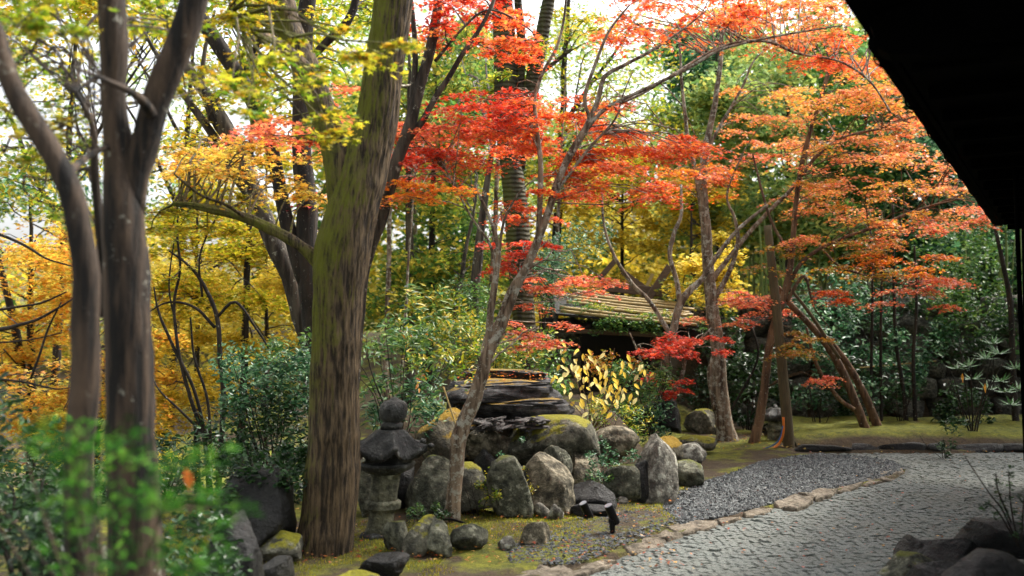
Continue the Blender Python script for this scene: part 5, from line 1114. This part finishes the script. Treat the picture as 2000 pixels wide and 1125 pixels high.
shrub('dark plant with drooping leaves beside the path far right, before the moss bank', 1850, 900, 12.4, [(1820, 820, 1880, 855, 12.2, 12.6, 4, .10, 'dark', 26), (1838, 850, 1858, 895, 12.3, 12.5, 4, .05, 'dark', 18)], size=.045, h=.5, n=3, r0=.006, leaf='lance')
shrub('dark leafy undergrowth added to cover the large dark rounded boulder left of the mossy tree', 500, 960, 7.4, [(420, 880, 590, 960, 7.0, 7.6, 22, .10, 'dark', 60), (430, 960, 520, 1040, 6.8, 7.4, 10, .08, 'dark', 50)], size=.024, h=.4)  # added cover that keeps the boulder's lit face dark
# long-leaved whorled bush at right (rosettes)
rb = P(1900, 850, 13.8); RB = empty('whorled_bush', rb, 'bush with whorls of long green leaves and two hanging yellow leaves, right edge', 'bush')
stems_mesh(rb - [0, 0, .1], 1.3, 8, .5, .012, 5).build('stems', mat['bark_dark'], RB, rb, smooth=True)
L = Leaves()
for (x, y) in [(1890, 715), (1925, 700), (1955, 745), (1965, 765), (1930, 760), (1950, 690), (1985, 720), (1900, 740), (1975, 790), (1940, 670), (1870, 720), (1990, 760)]:
    c = P(x, y, rng.uniform(13.2, 14)); n = 13; a = np.arange(n) / n * 6.28 + rng.uniform(0, 1); el = rng.uniform(-.1, .7, n)
    yv = np.stack([np.cos(a) * np.cos(el), np.sin(a) * np.cos(el), np.sin(el)], -1); xv = np.stack([-np.sin(a), np.cos(a), 0 * a], -1); zv = np.cross(xv, yv)
    L.add(c + yv * .09, np.stack([xv * .62, yv, zv], -1), rng.uniform(.075, .10, n), pick(hx('#6f9a6a', '#8fb488', '#557f4c', '#3f6a3c'), n))
mesh_leaves('foliage', L, 'lance', mat['gloss'], RB, rb, nparts=160)
for (x, y) in [(1880, 738), (1924, 758)]:
    L = Leaves(); fr = np.array([[[1, 0, 0], [0, 0, -1.0], [0, 1, 0]]]).transpose(0, 2, 1) * .7; L.add(P(x, y, 13.3)[None], fr, np.array([.09]), srgb('#e8a030')[None]); mesh_leaves('yellow_leaf', L, 'lance', mat['leaf'], RB, rb, stuff=False)
# large yellow drooping leaves, each one a part
yb = P(1150, 850, 10.3); YB = empty('yellow_leaved_plant', yb, 'shrub with large drooping creamy yellow leaves above the mossy flat boulder', 'shrub')
mb = MB()
for k, (x, y) in enumerate([(1100, 690), (1140, 700), (1170, 720), (1210, 745), (1180, 770), (1130, 740), (1240, 710), (1110, 780), (1220, 780), (1200, 680)]):
    A = smooth_path(np.array([yb, P((x + 1150) / 2 + 10, (y + 850) / 2, 10.2), P(x, y, 10.1)]), n=5); tube(mb, A, np.linspace(.007, .003, len(A)), 5, cap=False)
mb.build('stems', mat['bark_warm'], YB, yb, smooth=True)
L = Leaves(); cl = [(1102, 690, 6), (1150, 692, 4), (1168, 712, 6), (1140, 730, 8), (1115, 745, 8), (1150, 750, 8), (1175, 755, 7), (1205, 738, 5), (1195, 765, 7), (1125, 770, 6), (1160, 780, 6), (1210, 785, 5), (1243, 712, 6), (1235, 755, 4), (1180, 730, 4), (1220, 800, 3), (1165, 800, 5), (1110, 715, 4), (1250, 735, 2), (1135, 795, 4)]
for x, y, n in cl:
    n = int(n * 1.3); a = rng.uniform(-.9, .9, n); yv = np.stack([np.sin(a), rng.normal(0, .3, n), -np.cos(a)], -1); yv /= np.linalg.norm(yv, axis=1)[:, None]; xv = np.cross(yv, np.tile([.15, 1, .35], (n, 1))); xv /= np.linalg.norm(xv, axis=1)[:, None]
    p = np.array([P(x + rng.normal(0, 17), y + rng.normal(0, 11), rng.uniform(9.9, 10.4)) for _ in range(n)]); L.add(p, np.stack([xv * .95, yv, np.cross(xv, yv)], -1), rng.uniform(.028, .046, n), pick('cream', n, .1))
mesh_leaves('foliage', L, 'oval', mat['leaf'], YB, yb, nparts=300)

# near blurred green leaves, lower left
fb = P(210, 1180, 3.0); FB = empty('leafy_bush', fb, 'blurred bright green leafy bush at the lower left in front of the two near trunks', 'bush')
stems_mesh(fb - [0, 0, .35], .75, 12, .42, .006, 9).build('stems', mat['bark_near'], FB, fb, smooth=True)
L = Leaves()
for (x0, y0, x1, y1, cnt) in [(60, 800, 200, 900, 12), (190, 840, 300, 880, 6), (100, 880, 420, 1000, 40), (60, 950, 440, 1125, 44), (330, 880, 470, 930, 9), (380, 960, 480, 1040, 6), (50, 820, 110, 880, 6)]:
    for _ in range(cnt): blob(L, P(rng.uniform(x0, x1), rng.uniform(y0, y1), rng.uniform(1.9, 2.7)), (.04, .05, .03), 10, .016, hx('#33661c', '#488026', '#244c16', '#629030', '#1c3e12', '#16320e', '#20481a'), .9)
mesh_leaves('foliage', L, 'lance', mat['soft'], FB, fb, nparts=300)
L = Leaves(); fr = np.array([[[1, 0, 0], [.1, .2, -1.0], [0, 1, .1]]]).transpose(0, 2, 1); L.add(P(368, 935, 2.9)[None], fr, np.array([.032]), srgb('#c05a28')[None]); mesh_leaves('russet_leaf', L, 'oval', mat['leaf'], FB, fb, stuff=False)
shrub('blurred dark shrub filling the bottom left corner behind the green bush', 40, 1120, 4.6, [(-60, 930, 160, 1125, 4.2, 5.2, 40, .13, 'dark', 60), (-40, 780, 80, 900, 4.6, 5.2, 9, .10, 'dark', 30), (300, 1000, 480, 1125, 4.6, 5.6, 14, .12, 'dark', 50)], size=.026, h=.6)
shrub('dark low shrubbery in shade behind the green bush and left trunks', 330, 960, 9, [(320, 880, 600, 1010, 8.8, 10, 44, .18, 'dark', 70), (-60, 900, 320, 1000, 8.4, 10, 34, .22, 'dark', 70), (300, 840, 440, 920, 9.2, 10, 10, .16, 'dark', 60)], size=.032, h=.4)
# twig at right edge
tg = P(1985, 1060, 5.6); TG = empty('conifer_seedling', tg, 'dark spiky seedling with one long bare twig at the right edge over the path', 'plant')
mb = MB(); 
for pl in [[(1990, 1070), (1960, 1000), (1930, 960), (1885, 892)], [(1990, 1070), (1975, 990), (1970, 920)], [(1985, 1060), (1950, 1000), (1925, 980)], [(1995, 1060), (2000, 980), (2010, 930)], [(1975, 1020), (1950, 960), (1945, 925)]]:
    A = smooth_path(np.array([P(x, y, 5.6) for x, y in pl]), n=5); tube(mb, A, np.linspace(.006, .0025, len(A)), 5)
mb.build('stems', mat['bark_dark'], TG, tg, smooth=True); L = Leaves()
for (x, y) in [(1975, 930), (1972, 950), (1970, 975), (1950, 940), (1948, 960), (1955, 985), (1930, 985), (1920, 990), (1965, 1005), (1985, 1000), (1995, 970), (1990, 1030), (1945, 1005), (1998, 1010), (1980, 1045), (1975, 915)]:
    blob(L, P(x, y, 5.6), (.02, .03, .03), 14, .015, 'dark', 1.2)
mesh_leaves('foliage', L, 'lance', mat['gloss'], TG, tg)

# ------------------------------------------------------------------ ground cover and fallen leaves
n = 60000; lo = np.array([-2.8, 6.4]); hi = np.array([2.4, 9.6]); p = lo + rng.random((n, 2)) * (hi - lo)
mk = fbm(np.column_stack([p, np.zeros(n)]), 1.0, 77, 3); k = (~inside(path_poly, p)) & (~inside(gravel_poly, p)) & (mk > -.02) & (dist_edge(p, edge) > .25 + .1 * mk); p = p[k]; n = len(p)
z = height(p[:, 0], p[:, 1]); h = rng.uniform(.006, .020, n); a = rng.uniform(0, 6.28, n); w = .0035
V = np.stack([np.stack([p[:, 0] - np.cos(a) * w, p[:, 1] - np.sin(a) * w, z - .004], -1), np.stack([p[:, 0] + np.cos(a) * w, p[:, 1] + np.sin(a) * w, z - .004], -1), np.stack([p[:, 0] + rng.normal(0, .006, n), p[:, 1] + rng.normal(0, .006, n), z + h], -1)], 1)
mb = MB(); mb.add(V.reshape(-1, 3), np.arange(n * 3).reshape(-1, 3), np.repeat(pick(hx('#a9a020', '#8c9420', '#c0b430', '#70801c', '#a08c28'), n, .2), 3, 0)); o = mb.build('moss_tufts', mat['leaf'], kind='stuff')
tag(o, 'short yellow-green moss and grass tufts covering the ground before the boulders', 'moss')
def litter(n, region, pal, size, zf, lab, tilt=.25):
    p = np.array([G(random.uniform(region[0], region[2]), random.uniform(region[1], region[3]))[:2] for _ in range(n)])
    L = Leaves(); L.add(np.column_stack([p, zf(p)]), frames(n, tilt), rng.uniform(.6, 1.2, n) * size, pick(pal, n, .2)); o = mesh_leaves('fallen_leaves', L, 'maple', mat['leaf'], None, np.zeros(3)); tag(o, lab, 'fallen leaves')
zfl = lambda p: np.array([ground_z(a, b) + .035 for a, b in p])
litter(320, (1140, 886, 1995, 1120), hx('#c8752c', '#b04a28', '#d8a858', '#8c4a24', '#b8604c'), .021, lambda p: np.full(len(p), .034), 'small fallen maple leaves scattered over the grey path and gravel')
litter(1100, (500, 985, 1330, 1120), hx('#c8752c', '#b04a28', '#d8a858', '#7c3a1c', '#8c5a34'), .021, zfl, 'fallen brown and orange leaves lying on the moss before the boulders')
litter(420, (1380, 850, 1990, 888), hx('#c8952c', '#b05a28', '#d8c058'), .03, zfl, 'fallen yellow leaves on the moss strip at the far side of the path')
L = Leaves(); n = 160; p = np.array([P(random.uniform(890, 1070), random.uniform(724, 745), random.uniform(9.9, 10.8)) for _ in range(n)]); L.add(p, frames(n, .3), rng.uniform(.7, 1.2, n) * .02, pick('orange', n, .2)); o = mesh_leaves('fallen_leaves', L, 'maple', mat['leaf'], None, np.zeros(3)); tag(o, 'fallen orange leaves resting on top of the layered dark rock', 'fallen leaves')
